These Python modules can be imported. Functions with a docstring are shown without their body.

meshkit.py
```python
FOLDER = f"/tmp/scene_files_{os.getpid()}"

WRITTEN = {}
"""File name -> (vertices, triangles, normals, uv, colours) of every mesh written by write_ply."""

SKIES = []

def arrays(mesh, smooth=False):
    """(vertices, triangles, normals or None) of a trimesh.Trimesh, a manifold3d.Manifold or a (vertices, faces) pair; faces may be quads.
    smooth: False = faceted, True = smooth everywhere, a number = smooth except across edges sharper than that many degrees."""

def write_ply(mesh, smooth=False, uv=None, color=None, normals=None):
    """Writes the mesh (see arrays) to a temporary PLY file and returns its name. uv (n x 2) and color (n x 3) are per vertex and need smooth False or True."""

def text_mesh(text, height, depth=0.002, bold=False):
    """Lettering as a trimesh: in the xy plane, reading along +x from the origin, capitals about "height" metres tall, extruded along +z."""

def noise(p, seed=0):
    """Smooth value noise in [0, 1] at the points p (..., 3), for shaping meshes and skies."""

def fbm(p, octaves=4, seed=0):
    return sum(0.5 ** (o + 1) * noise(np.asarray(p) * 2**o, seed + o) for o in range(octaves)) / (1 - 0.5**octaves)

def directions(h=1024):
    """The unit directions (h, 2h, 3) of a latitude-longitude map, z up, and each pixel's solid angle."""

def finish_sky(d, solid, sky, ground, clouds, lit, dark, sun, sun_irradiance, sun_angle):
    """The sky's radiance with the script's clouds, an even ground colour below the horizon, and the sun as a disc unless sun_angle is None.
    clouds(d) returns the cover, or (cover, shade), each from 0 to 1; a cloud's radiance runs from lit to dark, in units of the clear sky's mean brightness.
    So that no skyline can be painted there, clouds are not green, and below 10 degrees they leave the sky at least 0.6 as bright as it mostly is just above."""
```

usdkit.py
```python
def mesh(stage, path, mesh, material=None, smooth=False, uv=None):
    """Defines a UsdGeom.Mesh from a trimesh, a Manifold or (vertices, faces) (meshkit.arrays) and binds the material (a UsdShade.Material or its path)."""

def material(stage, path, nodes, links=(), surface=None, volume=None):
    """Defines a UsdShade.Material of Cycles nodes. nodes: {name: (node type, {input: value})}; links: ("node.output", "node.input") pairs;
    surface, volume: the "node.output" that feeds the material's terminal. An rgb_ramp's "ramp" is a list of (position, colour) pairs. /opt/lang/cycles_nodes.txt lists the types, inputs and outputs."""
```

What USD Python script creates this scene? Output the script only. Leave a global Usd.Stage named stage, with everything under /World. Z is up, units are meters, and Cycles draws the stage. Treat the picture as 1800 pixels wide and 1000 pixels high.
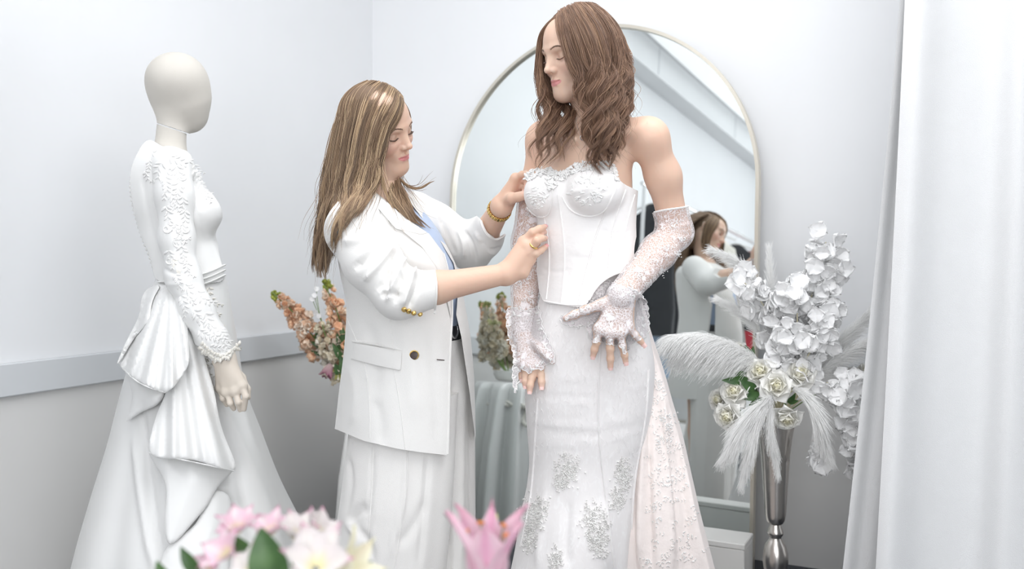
import math, random
import numpy as np
import trimesh, manifold3d
from scipy import ndimage
from scipy.interpolate import CubicSpline
from scipy.spatial import cKDTree
import usdkit, meshkit
from pxr import Usd, UsdGeom, UsdLux, UsdShade, Gf, Sdf, Vt

stage = Usd.Stage.CreateInMemory()
UsdGeom.SetStageUpAxis(stage, 'Z')
UsdGeom.SetStageMetersPerUnit(stage, 1.0)
UsdGeom.Xform.Define(stage, '/World')
UsdGeom.Scope.Define(stage, '/World/Looks')
rng = np.random.default_rng(7)

# ------------------------------------------------------------------ camera, light, exposure
H, F, CX, HY = 1.20, 1603.0, 900.0, 449.0            # eye height, focal length in pixels, principal point
cam = UsdGeom.Camera.Define(stage, '/World/camera')
cam.CreateHorizontalApertureAttr(36.0)
cam.CreateVerticalApertureAttr(20.0)
cam.CreateFocalLengthAttr(36.0 * F / 1800)
cam.CreateVerticalApertureOffsetAttr(-(500 - HY) / 1800 * 36.0)
cam.CreateFStopAttr(2.5)
cam.CreateFocusDistanceAttr(2.42)
cam.CreateExposureAttr(-0.17)
cam.CreateClippingRangeAttr((0.05, 100.0))
cam.AddTranslateOp().Set((0, 0, H))
cam.AddRotateXOp().Set(90.0)

D1 = np.array([795.0, F]); D1 /= np.linalg.norm(D1)   # along the left wall, away from the camera
D2 = np.array([D1[1], -D1[0]])                        # along the back wall, to the right; also out of the left wall
COR = np.array([-0.562 * H, 3.674 * H])               # the room's corner


def WL(s, z, off=0.0):
    p = COR - s * D1 + off * D2
    return np.array([p[0], p[1], z])


def WB(t, z, off=0.0):
    p = COR + t * D2 - off * D1
    return np.array([p[0], p[1], z])


def rect_light(name, center, ux, uy, w, h, power, color):
    """A rectangular lamp at center, w along ux and h along uy, shining along -(ux x uy)."""
    l = UsdLux.RectLight.Define(stage, '/World/' + name)
    l.CreateWidthAttr(w); l.CreateHeightAttr(h); l.CreateIntensityAttr(power); l.CreateColorAttr(Gf.Vec3f(*color))
    ux = np.array(ux, float); ux /= np.linalg.norm(ux); uy = np.array(uy, float); uy -= ux * (uy @ ux); uy /= np.linalg.norm(uy)
    n = np.cross(ux, uy)
    m = Gf.Matrix4d(*[float(x) for x in (*ux, 0, *uy, 0, *n, 0, *center, 1)])
    l.AddTransformOp().Set(m)
    return l


DAY = (0.975, 0.985, 1.0)
# two long roof windows and the shop window behind the camera
rect_light('skylight', WB(2.6, 3.24, 4.4), (*D2, 0), (*D1, 0), 4.7, 8.2, 0.7, DAY)
rect_light('shop_window_light', WB(3.6, 1.6, 7.6), (*D2, 0), (0, 0, 1), 3.2, 2.4, 7.0, DAY)
rect_light('ceiling_panel_light', WB(2.3, 3.2, 2.1), (*D2, 0), (*D1, 0), 2.6, 1.8, 4.0, DAY)
rect_light('side_window_light', WL(4.4, 1.6, 5.05), (*D1, 0), (0, 0, 1), 2.6, 2.0, 1.0, DAY)

# ------------------------------------------------------------------ helpers
_used = {}


def numbered(parent, name):
    k = (parent, name)
    n = _used.get(k, 0)
    _used[k] = n + 1
    return name if n == 0 else '%s_%03d' % (name, n)


def tag(prim, label=None, cat=None, group=None, kind=None):
    p = prim.GetPrim() if hasattr(prim, 'GetPrim') else prim
    for k, v in (('label', label), ('category', cat), ('group', group), ('kind', kind)):
        if v:
            p.SetCustomDataByKey(k, v)
    return p


def path_of(parent):
    return '/World' if parent is None else str(parent.GetPath())


PROTO = {}


def thing(name, label, cat, group=None, loc=None, kind=None, M=None):
    x = UsdGeom.Xform.Define(stage, '/World/' + numbered('/World', name))
    PROTO.setdefault(name, x.GetPath())
    if M is not None:
        x.AddTransformOp().Set(gf(M))
    if loc is not None:
        x.AddTranslateOp().Set(Gf.Vec3d(*map(float, loc)))
    return tag(x, label, cat, group, kind)


def obj(name, mesh, mat, parent=None, smooth=40, color=None, label=None):
    pp = path_of(parent)
    if color is not None:
        v, f, _ = meshkit.arrays(mesh, False)
        m = usdkit.mesh(stage, pp + '/' + numbered(pp, name), (v, f), mat, True)
        pv = UsdGeom.PrimvarsAPI(m).CreatePrimvar('tint', Sdf.ValueTypeNames.Color3fArray, 'vertex')
        pv.Set(Vt.Vec3fArray.FromNumpy(np.asarray(color, np.float32)))
    else:
        m = usdkit.mesh(stage, pp + '/' + numbered(pp, name), mesh, mat, smooth)
    p = m.GetPrim()
    if label:
        p.SetCustomDataByKey('label', label)
    return p


def curves(name, strands, widths, mat, parent=None, color=None, kind=None, label=None):
    """BasisCurves: strands is a list of (n, 3) arrays; widths per strand (root, tip) or one number."""
    pp = path_of(parent)
    c = UsdGeom.BasisCurves.Define(stage, pp + '/' + numbered(pp, name))
    c.CreateTypeAttr('linear')
    c.CreateCurveVertexCountsAttr(Vt.IntArray.FromNumpy(np.array([len(s) for s in strands], np.int32)))
    c.CreatePointsAttr(Vt.Vec3fArray.FromNumpy(np.concatenate(strands).astype(np.float32)))
    if isinstance(widths, float):
        w = np.full(sum(len(s) for s in strands), widths)
    else:
        w = np.concatenate([np.asarray(x) if np.ndim(x) and len(x) == len(s) else np.linspace(x[0], x[1], len(s)) for s, x in zip(strands, widths)])
    c.CreateWidthsAttr(Vt.FloatArray.FromNumpy(w.astype(np.float32)))
    c.SetWidthsInterpolation('vertex')
    if color is not None:
        pv = UsdGeom.PrimvarsAPI(c).CreatePrimvar('tint', Sdf.ValueTypeNames.Color3fArray, 'uniform')
        pv.Set(Vt.Vec3fArray.FromNumpy(np.asarray(color, np.float32)))
    UsdShade.MaterialBindingAPI.Apply(c.GetPrim()).Bind(mat)
    p = c.GetPrim()
    if kind: p.SetCustomDataByKey('kind', kind)
    if label: p.SetCustomDataByKey('label', label)
    return p


def W(x, y, d):
    """The point at distance d in front of the camera that the photograph shows at pixel (x, y)."""
    return np.array([(x - CX) / F * d, d, H - (y - HY) / F * d])


def Wn(pts):
    p = np.asarray(pts, float)
    return np.stack([(p[:, 0] - CX) / F * p[:, 2], p[:, 2], H - (p[:, 1] - HY) / F * p[:, 2]], 1)


def px_of(v):
    return np.stack([CX + F * v[:, 0] / v[:, 1], HY - F * (v[:, 2] - H) / v[:, 1]], 1)


def dup(src, label=None, group=None, loc=(0, 0, 0), rot=None, scale=1.0, M=None):
    """A copy of a top-level thing and its parts, under its own name."""
    base = src.GetName()
    x = UsdGeom.Xform.Define(stage, '/World/' + numbered('/World', base))
    if M is None:
        M = xf(loc, rot, scale)
    x.AddTransformOp().Set(gf(M))
    p = x.GetPrim()
    p.GetReferences().AddInternalReference(PROTO[base])
    p.SetInstanceable(True)
    return tag(p, label, src.GetCustomDataByKey('category'), group)


def gf(M):
    return Gf.Matrix4d(*[float(v) for v in np.asarray(M).T.ravel()])


def xf(loc=(0, 0, 0), R=None, s=1.0):
    M = np.eye(4)
    M[:3, :3] = (np.eye(3) if R is None else np.asarray(R)) * s
    M[:3, 3] = loc
    return M


def unit(v):
    v = np.asarray(v, float)
    return v / np.maximum(np.linalg.norm(v, axis=-1, keepdims=True), 1e-12)


def frame_z(z, hint=(0, 0, 1), roll=0.0):
    """Rotation whose third column is z."""
    z = unit(z); h = np.array(hint, float)
    if abs(z @ unit(h)) > 0.97: h = np.array([1.0, 0.2, 0])
    x = unit(np.cross(h, z)); y = np.cross(z, x)
    c, s = math.cos(roll), math.sin(roll)
    return np.stack([c * x + s * y, -s * x + c * y, z], 1)


def spline(pts, n, closed=False):
    p = np.asarray(pts, float)
    if closed: p = np.vstack([p, p[:1]])
    t = np.concatenate([[0], np.cumsum(np.maximum(np.linalg.norm(np.diff(p, axis=0), axis=1), 1e-9))])
    cs = CubicSpline(t, p, bc_type='periodic' if closed else 'natural')
    u = np.linspace(0, t[-1], n + 1)[:-1] if closed else np.linspace(0, t[-1], n)
    return cs(u)


def polyline(pts, n):
    p = np.asarray(pts, float)
    t = np.concatenate([[0], np.cumsum(np.linalg.norm(np.diff(p, axis=0), axis=1))])
    u = np.linspace(0, t[-1], n)
    return np.stack([np.interp(u, t, p[:, k]) for k in range(p.shape[1])], 1)


def grid_faces(nu, nv, cu=False, cv=False):
    """Triangles of a (nu, nv) grid of points."""
    i, j = np.meshgrid(np.arange(nu if cu else nu - 1), np.arange(nv if cv else nv - 1), indexing='ij')
    a = i * nv + j; b = ((i + 1) % nu) * nv + j; c = ((i + 1) % nu) * nv + (j + 1) % nv; d = i * nv + (j + 1) % nv
    return np.vstack([np.stack([a, b, c], -1).reshape(-1, 3), np.stack([a, c, d], -1).reshape(-1, 3)])


def tm(v, f):
    return trimesh.Trimesh(np.asarray(v), np.asarray(f), process=False)


def cat(*ms):
    ms = [m for m in (ms[0] if len(ms) == 1 and isinstance(ms[0], (list, tuple)) else ms)]
    return trimesh.util.concatenate(ms)


def loft(rings, caps=True):
    """Closed rings (m, n, 3) as one skin."""
    r = np.asarray(rings); m, n = r.shape[:2]
    v = r.reshape(-1, 3); f = grid_faces(m, n, cv=True)
    if caps:
        v = np.vstack([v, r[0].mean(0), r[-1].mean(0)])
        k = np.arange(n); k2 = (k + 1) % n
        f = np.vstack([f, np.stack([np.full(n, m * n), k, k2], 1)[:, [0, 1, 2]], np.stack([np.full(n, m * n + 1), (m - 1) * n + k2, (m - 1) * n + k], 1)])
    t = tm(v, f)
    if caps:
        if t.volume < 0: t.invert()
    return t


def sweep(path, radius, n=8, flat=None, up=None):
    """A tube along path; radius a number or one per point; flat squashes it across 'up'."""
    p = np.asarray(path, float); m = len(p)
    r = np.broadcast_to(np.asarray(radius, float), (m,))
    t = np.gradient(p, axis=0); t = unit(t)
    ref = np.array([0, 0, 1.0]) if up is None else np.asarray(up, float)
    if abs(t[0] @ unit(ref)) > 0.95 and up is None: ref = np.array([1.0, 0, 0])
    a = np.zeros_like(p); x = unit(np.cross(ref, t[0]))
    for i in range(m):
        x = unit(x - t[i] * (x @ t[i])); a[i] = x
    b = np.cross(t, a)
    th = np.linspace(0, 2 * np.pi, n, endpoint=False)
    fl = 1.0 if flat is None else flat
    rings = p[:, None] + r[:, None, None] * (np.cos(th)[None, :, None] * a[:, None] + fl * np.sin(th)[None, :, None] * b[:, None])
    return loft(rings)


def lathe(profile, n=48):
    pr = np.asarray(profile, float); th = np.linspace(0, 2 * np.pi, n, endpoint=False)
    rings = np.stack([pr[:, 0, None] * np.cos(th), pr[:, 0, None] * np.sin(th), np.broadcast_to(pr[:, 1, None], (len(pr), n))], -1)
    return loft(rings)


def boxm(lo, hi, bevel=0.0):
    lo, hi = np.asarray(lo, float), np.asarray(hi, float)
    if bevel <= 0:
        m = trimesh.creation.box(hi - lo); m.apply_translation((lo + hi) / 2); return m
    pts = []
    for sx in (0, 1):
        for sy in (0, 1):
            for sz in (0, 1):
                c = np.where([sx, sy, sz], hi - bevel, lo + bevel)
                for ax in range(3):
                    q = c.copy(); q[ax] = (hi if [sx, sy, sz][ax] else lo)[ax]; pts.append(q)
    return trimesh.convex.convex_hull(np.array(pts))


def wall_box(t0, t1, s0, s1, z0, z1, bevel=0.0):
    """A box along the room's own axes: t from the left wall, s from the back wall."""
    m = boxm((t0, s0, z0), (t1, s1, z1), bevel)
    v = m.vertices.copy()
    xy = COR + v[:, :1] * D2 - v[:, 1:2] * D1
    m = tm(np.column_stack([xy, v[:, 2]]), m.faces)
    if m.volume < 0: m.invert()
    return m


def sheet(P, thick):
    """A (nu, nv, 3) grid of points as a closed cloth of the given thickness."""
    P = np.asarray(P, float); nu, nv = P.shape[:2]
    du = np.gradient(P, axis=0); dv = np.gradient(P, axis=1)
    n = unit(np.cross(du, dv))
    a, b = P + n * thick / 2, P - n * thick / 2
    f = grid_faces(nu, nv); N = nu * nv
    idx = np.arange(N).reshape(nu, nv)
    rim = np.concatenate([idx[:, 0], idx[-1, 1:], idx[-2::-1, -1], idx[0, -2:0:-1]])
    r2 = np.roll(rim, -1)
    side = np.vstack([np.stack([rim, r2, r2 + N], 1), np.stack([rim, r2 + N, rim + N], 1)])
    m = tm(np.vstack([a.reshape(-1, 3), b.reshape(-1, 3)]), np.vstack([f, f[:, ::-1] + N, side]))
    if m.volume < 0: m.invert()
    return m


# ---- signed distance fields, for everything that is soft
class Field:
    """Round cones and ellipsoids blended into one body, sampled on a grid of step h."""

    def __init__(self, lo, hi, h):
        self.lo = np.asarray(lo, float); self.h = h
        self.n = np.ceil((np.asarray(hi) - self.lo) / h).astype(int) + 1
        self.f = np.full(self.n, 0.06, np.float32)

    def _box(self, lo, hi):
        a = np.clip(np.floor((lo - self.lo) / self.h).astype(int), 0, self.n)
        b = np.clip(np.ceil((hi - self.lo) / self.h).astype(int) + 1, 0, self.n)
        if (b <= a).any(): return None, None
        ax = [self.lo[k] + self.h * np.arange(a[k], b[k], dtype=np.float32) for k in range(3)]
        p = np.stack(np.meshgrid(*ax, indexing='ij'), -1).astype(np.float32)
        return tuple(slice(a[k], b[k]) for k in range(3)), p

    def _mix(self, sl, d, k, op):
        f = self.f[sl]
        if op == 'add':
            if k <= 0: self.f[sl] = np.minimum(f, d); return
            h = np.maximum(k - np.abs(f - d), 0) / k
            self.f[sl] = np.minimum(f, d) - h * h * k * 0.25
        else:
            d = -d
            if k <= 0: self.f[sl] = np.maximum(f, d); return
            h = np.maximum(k - np.abs(f - d), 0) / k
            self.f[sl] = np.maximum(f, d) + h * h * k * 0.25

    def cone(self, a, b, ra, rb, k=0.015, op='add'):
        a, b = np.asarray(a, float), np.asarray(b, float)
        m = max(ra, rb) + max(1.2 * k, 0.03) + 3 * self.h
        sl, p = self._box(np.minimum(a, b) - m, np.maximum(a, b) + m)
        if sl is None: return
        ba = (b - a).astype(np.float32); L2 = max(float(ba @ ba), 1e-12)
        q = p - a.astype(np.float32)
        t = np.clip((q @ ba) / L2, 0, 1)
        d = np.linalg.norm(q - t[..., None] * ba, axis=-1) - (ra + (rb - ra) * t)
        self._mix(sl, d, k, op)

    def ell(self, c, r, R=None, k=0.015, op='add'):
        c, r = np.asarray(c, float), np.asarray(np.broadcast_to(r, 3), float)
        m = r.max() + max(3.0 * k, 0.05) + 3 * self.h
        sl, p = self._box(c - m, c + m)
        if sl is None: return
        q = p - c.astype(np.float32)
        if R is not None: q = q @ np.asarray(R, np.float32)
        r = r.astype(np.float32)
        k0 = np.linalg.norm(q / r, axis=-1); k1 = np.linalg.norm(q / (r * r), axis=-1)
        d = k0 * (k0 - 1) / np.maximum(k1, 1e-6)
        self._mix(sl, d, k, op)

    def chain(self, pts, rad, k=0.015, op='add'):
        for i in range(len(pts) - 1):
            self.cone(pts[i], pts[i + 1], rad[i], rad[i + 1], k, op)

    def mesh(self, smooth=2):
        for k in range(3):
            for e in (0, -1):
                sl = [slice(None)] * 3; sl[k] = e
                self.f[tuple(sl)] = np.maximum(self.f[tuple(sl)], self.h * 0.3)
        return surface_nets(self.f, self.lo, self.h, smooth)


def surface_nets(f, lo, h, smooth=2):
    s = f < 0
    nx, ny, nz = f.shape
    c8 = [(a, b, c) for a in (0, 1) for b in (0, 1) for c in (0, 1)]
    cnt = np.zeros((nx - 1, ny - 1, nz - 1), np.int8)
    for a, b, c in c8: cnt += s[a:nx - 1 + a, b:ny - 1 + b, c:nz - 1 + c]
    act = np.argwhere((cnt > 0) & (cnt < 8))
    val = np.stack([f[act[:, 0] + a, act[:, 1] + b, act[:, 2] + c] for a, b, c in c8], 1)
    acc = np.zeros((len(act), 3)); num = np.zeros(len(act))
    for i in range(8):
        for j in range(i + 1, 8):
            if sum(abs(c8[i][k] - c8[j][k]) for k in range(3)) != 1: continue
            on = (val[:, i] < 0) != (val[:, j] < 0)
            t = np.where(on, val[:, i] / np.where(on, val[:, i] - val[:, j], 1), 0)
            p = np.array(c8[i]) + t[:, None] * (np.array(c8[j]) - np.array(c8[i]))
            acc += np.where(on[:, None], p, 0); num += on
    v = lo + h * (act + acc / num[:, None])
    idx = np.full(cnt.shape, -1, np.int32); idx[tuple(act.T)] = np.arange(len(act))
    faces = []
    for ax in range(3):
        sa = [slice(None)] * 3; sb = [slice(None)] * 3
        sa[ax] = slice(0, -1); sb[ax] = slice(1, None)
        A, B = s[tuple(sa)], s[tuple(sb)]
        e = np.argwhere(A != B)
        o1, o2 = [(1, 2), (2, 0), (0, 1)][ax]
        e = e[(e[:, o1] > 0) & (e[:, o2] > 0) & (e[:, o1] < f.shape[o1] - 1) & (e[:, o2] < f.shape[o2] - 1)]
        flip = ~A[tuple(e.T)]
        def at(d1, d2):
            q = e.copy(); q[:, o1] -= d1; q[:, o2] -= d2
            return idx[tuple(q.T)]
        q = np.stack([at(1, 1), at(0, 1), at(0, 0), at(1, 0)], 1)
        q[flip] = q[flip][:, ::-1]
        faces.append(q)
    q = np.vstack(faces)
    t = np.vstack([q[:, [0, 1, 2]], q[:, [0, 2, 3]]])
    m = tm(v, t)
    if smooth: m = taubin(m, smooth)
    return m


def adjacency(m):
    import scipy.sparse as sp
    e = m.edges_unique; n = len(m.vertices)
    A = sp.coo_matrix((np.ones(2 * len(e)), (np.r_[e[:, 0], e[:, 1]], np.r_[e[:, 1], e[:, 0]])), (n, n)).tocsr()
    d = np.asarray(A.sum(1)).ravel()
    return sp.diags(1 / np.maximum(d, 1)) @ A


def taubin(m, it=2, lam=0.5, mu=-0.53):
    A = adjacency(m); v = np.array(m.vertices)
    for _ in range(it):
        v = v + lam * (A @ v - v); v = v + mu * (A @ v - v)
    return tm(v, m.faces)


def laplace(m, it=2, lam=0.5):
    A = adjacency(m); v = np.array(m.vertices)
    for _ in range(it): v = v + lam * (A @ v - v)
    return tm(v, m.faces)


def normals(m):
    return meshkit.arrays(m, True)[2]


def to_man(m):
    return manifold3d.Manifold(manifold3d.Mesh(np.asarray(m.vertices, np.float32), np.asarray(m.faces, np.uint32)))


def from_man(M):
    k = M.to_mesh()
    return tm(np.array(k.vert_properties[:, :3], float), np.array(k.tri_verts))


def prism_px(poly, d0, d1):
    """A solid whose outline is the polygon (pixels) between two distances from the eye."""
    from shapely.geometry import Polygon
    pg = Polygon(poly)
    if not pg.is_valid: pg = pg.buffer(0)
    m = trimesh.creation.extrude_polygon(pg, 1.0, engine='earcut')
    v = np.array(m.vertices); d = np.where(v[:, 2] > 0.5, d1, d0)
    m = tm(Wn(np.column_stack([v[:, :2], d])), m.faces)
    if m.volume < 0: m.invert()
    return m


class Depth:
    """How far the front of a mesh is from the eye, for laying seams, lapels and trims onto it."""

    def __init__(self, m, pad=0):
        v = np.asarray(m.vertices); f = np.asarray(m.faces)
        n = np.cross(v[f[:, 1]] - v[f[:, 0]], v[f[:, 2]] - v[f[:, 0]])
        c = v[f].mean(1) - np.array([0, 0, H])
        f = f[(n * c).sum(1) < 0]
        p = px_of(v); self.s = 2.0
        lo = np.floor(p.min(0)).astype(int) - 4; hi = np.ceil(p.max(0)).astype(int) + 4
        self.lo = lo; shp = ((hi - lo) * self.s).astype(int) + 2
        buf = np.full((shp[1], shp[0]), 99.0)
        a, b, c = (np.column_stack([p[f[:, k]], 1 / v[f[:, k], 1]]) for k in range(3))
        size = max(np.abs(a - b)[:, :2].max(), np.abs(a - c)[:, :2].max()) if len(f) else 1
        q = int(np.clip(np.ceil(size * self.s * 1.2), 3, 40))
        for i in range(q + 1):
            for j in range(q + 1 - i):
                w = (i / q, j / q, 1 - i / q - j / q)
                s = a * w[0] + b * w[1] + c * w[2]
                xy = np.round((s[:, :2] - lo) * self.s).astype(int)
                np.minimum.at(buf, (xy[:, 1], xy[:, 0]), 1 / s[:, 2])
        self.buf = buf
        self.ok = buf < 90
        near = ndimage.distance_transform_edt(~self.ok, return_distances=False, return_indices=True)
        self.full = ndimage.gaussian_filter(buf[tuple(near)], 0.8)

    def at(self, x, y):
        x, y = np.asarray(x, float), np.asarray(y, float)
        return ndimage.map_coordinates(self.full, [(y - self.lo[1]) * self.s, (x - self.lo[0]) * self.s], order=1, mode='nearest')

    def on(self, pts, lift=0.0):
        p = np.asarray(pts, float)
        return Wn(np.column_stack([p, self.at(p[:, 0], p[:, 1]) - lift]))


def stroke(depth, pts, r, n=24, lift=None, taper=False, flat=None, sides=6):
    """A raised line (a seam, a fold edge, a cord) laid on a surface along pixels."""
    p = spline(pts, n) if len(pts) > 2 else polyline(pts, n)
    w = depth.on(p, (r * 0.3) if lift is None else lift)
    rad = np.full(n, r)
    if taper: rad = r * np.clip(np.minimum(np.arange(n), np.arange(n)[::-1]) / (n * 0.3), 0.15, 1)
    return sweep(w, rad, sides, flat)


def patch(depth, poly, thick=0.003, lift=0.001, step=3.0, bulge=0.0, smooth_px=0):
    """A piece of cloth with the outline poly (pixels), lying on the surface with a real thickness."""
    from shapely.geometry import Polygon, Point, MultiPoint
    import shapely
    pg = Polygon(poly)
    if not pg.is_valid: pg = pg.buffer(0)
    L = pg.exterior.length; nb = max(12, int(L / step))
    ring = np.array([pg.exterior.interpolate(k / nb, normalized=True).coords[0] for k in range(nb)])
    x0, y0, x1, y1 = pg.bounds
    gx, gy = np.meshgrid(np.arange(x0, x1, step), np.arange(y0, y1, step))
    g = np.column_stack([gx.ravel(), gy.ravel()])
    inner = pg.buffer(-step * 0.6)
    g = g[shapely.contains_xy(inner, g[:, 0], g[:, 1])] if not inner.is_empty else g[:0]
    P = np.vstack([ring, g])
    from scipy.spatial import Delaunay
    T = Delaunay(P).simplices
    c = P[T].mean(1)
    T = T[shapely.contains_xy(pg, c[:, 0], c[:, 1])]
    edge = shapely.distance(shapely.boundary(pg), shapely.points(P))
    d = depth.at(P[:, 0], P[:, 1]) - (lift(P[:, 0], P[:, 1]) if callable(lift) else lift)
    if bulge: d = d - bulge * np.sqrt(np.clip(edge / max(edge.max(), 1e-6), 0, 1))
    top = Wn(np.column_stack([P, d - thick])); bot = Wn(np.column_stack([P, d + 0.002]))
    N = len(P)
    a = P[T[:, 1]] - P[T[:, 0]]; b = P[T[:, 2]] - P[T[:, 0]]
    T = np.where((a[:, 0] * b[:, 1] - a[:, 1] * b[:, 0] > 0)[:, None], T[:, ::-1], T)
    k = np.arange(nb); k2 = (k + 1) % nb
    side = np.vstack([np.stack([k, k2, k2 + N], 1), np.stack([k, k2 + N, k + N], 1)])
    m = tm(np.vstack([top, bot]), np.vstack([T, T[:, ::-1] + N, side]))
    if m.volume < 0: m.invert()
    return m


def sculpt(m, strokes, front=True):
    """Folds pressed into a soft surface: each stroke is (pixel polyline, half width in pixels, height in metres)."""
    v = np.array(m.vertices); n = normals(m); p = px_of(v)
    view = unit(v - np.array([0, 0, H]))
    w = np.clip(-(n * view).sum(1) * 3, 0, 1) if front else 1
    disp = np.zeros(len(v))
    for pts, hw, amp in strokes:
        q = spline(pts, 60) if len(pts) > 2 else polyline(pts, 60)
        lo, hi = q.min(0) - 3 * hw, q.max(0) + 3 * hw
        sel = np.where(((p > lo) & (p < hi)).all(1))[0]
        if not len(sel): continue
        d, i = cKDTree(q).query(p[sel])
        end = np.clip(np.minimum(i, 59 - i) / 9.0, 0, 1)
        disp[sel] += amp * np.exp(-(d / hw) ** 2) * (0.15 + 0.85 * end)
    return tm(v + n * (disp * w)[:, None], m.faces)


def silhouette(rows, n=96, m=60, fold=None, power=2.0, caps=True):
    """A skin through rows (y, left, right, distance, half depth): each ring is level and as wide as the pixels say."""
    r = np.asarray(rows, float)
    t = np.concatenate([[0], np.cumsum(np.abs(np.diff(r[:, 0])) + 1e-6)])
    from scipy.interpolate import PchipInterpolator
    q = PchipInterpolator(t, r)(np.linspace(0, t[-1], m))
    th = np.linspace(0, 2 * np.pi, n, endpoint=False)
    rings = []
    for i, (y, xl, xr, d, b) in enumerate(q):
        xc, a = (xl + xr) / 2, (xr - xl) / 2
        c, s = np.cos(th), np.sin(th)
        e = 2.0 / power
        cx, sy = np.sign(c) * np.abs(c) ** e, np.sign(s) * np.abs(s) ** e
        k = 1.0 if fold is None else 1.0 + fold(th, i / (m - 1))
        X = (xc - CX) / F * d + a / F * d * cx * k
        Y = d + b * sy * k
        rings.append(np.column_stack([X, Y, np.full(n, H - (y - HY) / F * d)]))
    return loft(rings, caps)


def domes(depth, items, h=0.0025, n=10, lift=0.0005):
    """Raised petals laid on a surface: items are (x, y, half length, half width, angle) in pixels."""
    vs, fs, k = [], [], 0
    th = np.linspace(0, 2 * np.pi, n, endpoint=False)
    for it in items:
        x, y, a, b, g = it[:5]; hh = it[5] if len(it) > 5 else h
        tip = 1 - 0.45 * np.maximum(np.cos(th), 0) ** 2
        ring = np.column_stack([a * np.cos(th), b * np.sin(th) * tip])
        c, s = math.cos(g), math.sin(g); R = np.array([[c, s], [-s, c]])
        p0 = ring @ R + (x, y); p1 = ring * 0.62 @ R + (x, y)
        P = np.vstack([p0, p1, [(x, y)]])
        d = depth.at(P[:, 0], P[:, 1]) - lift
        d[:n] += 0.0015; d[n:2 * n] -= hh; d[2 * n] -= hh * 1.15
        vs.append(Wn(np.column_stack([P, d])))
        i = np.arange(n); j = (i + 1) % n
        f = np.vstack([np.stack([i, j, j + n], 1), np.stack([i, j + n, i + n], 1), np.stack([i + n, j + n, np.full(n, 2 * n)], 1)])
        fs.append(f + k); k += 2 * n + 1
    m = tm(np.vstack(vs), np.vstack(fs))
    nn = m.face_normals; c = m.triangles_center - np.array([0, 0, H])
    if ((nn * c).sum(1) > 0).mean() > 0.5: m.invert()
    return m


def sprig(x, y, size, ang, g, leaves=6):
    """Leaf shapes along a bent twig, for lace and beading: a list for domes()."""
    out = []
    for k in range(leaves):
        t = k / max(leaves - 1, 1)
        cx, cy = x + size * t * math.cos(ang), y + size * t * math.sin(ang)
        for sd in (-1, 1):
            a2 = ang + sd * (0.9 - 0.4 * t)
            L = size * (0.22 - 0.1 * t)
            out.append((cx + L * math.cos(a2), cy + L * math.sin(a2), L, L * 0.42, a2))
        ang += g.uniform(-0.25, 0.25)
    return out


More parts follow.
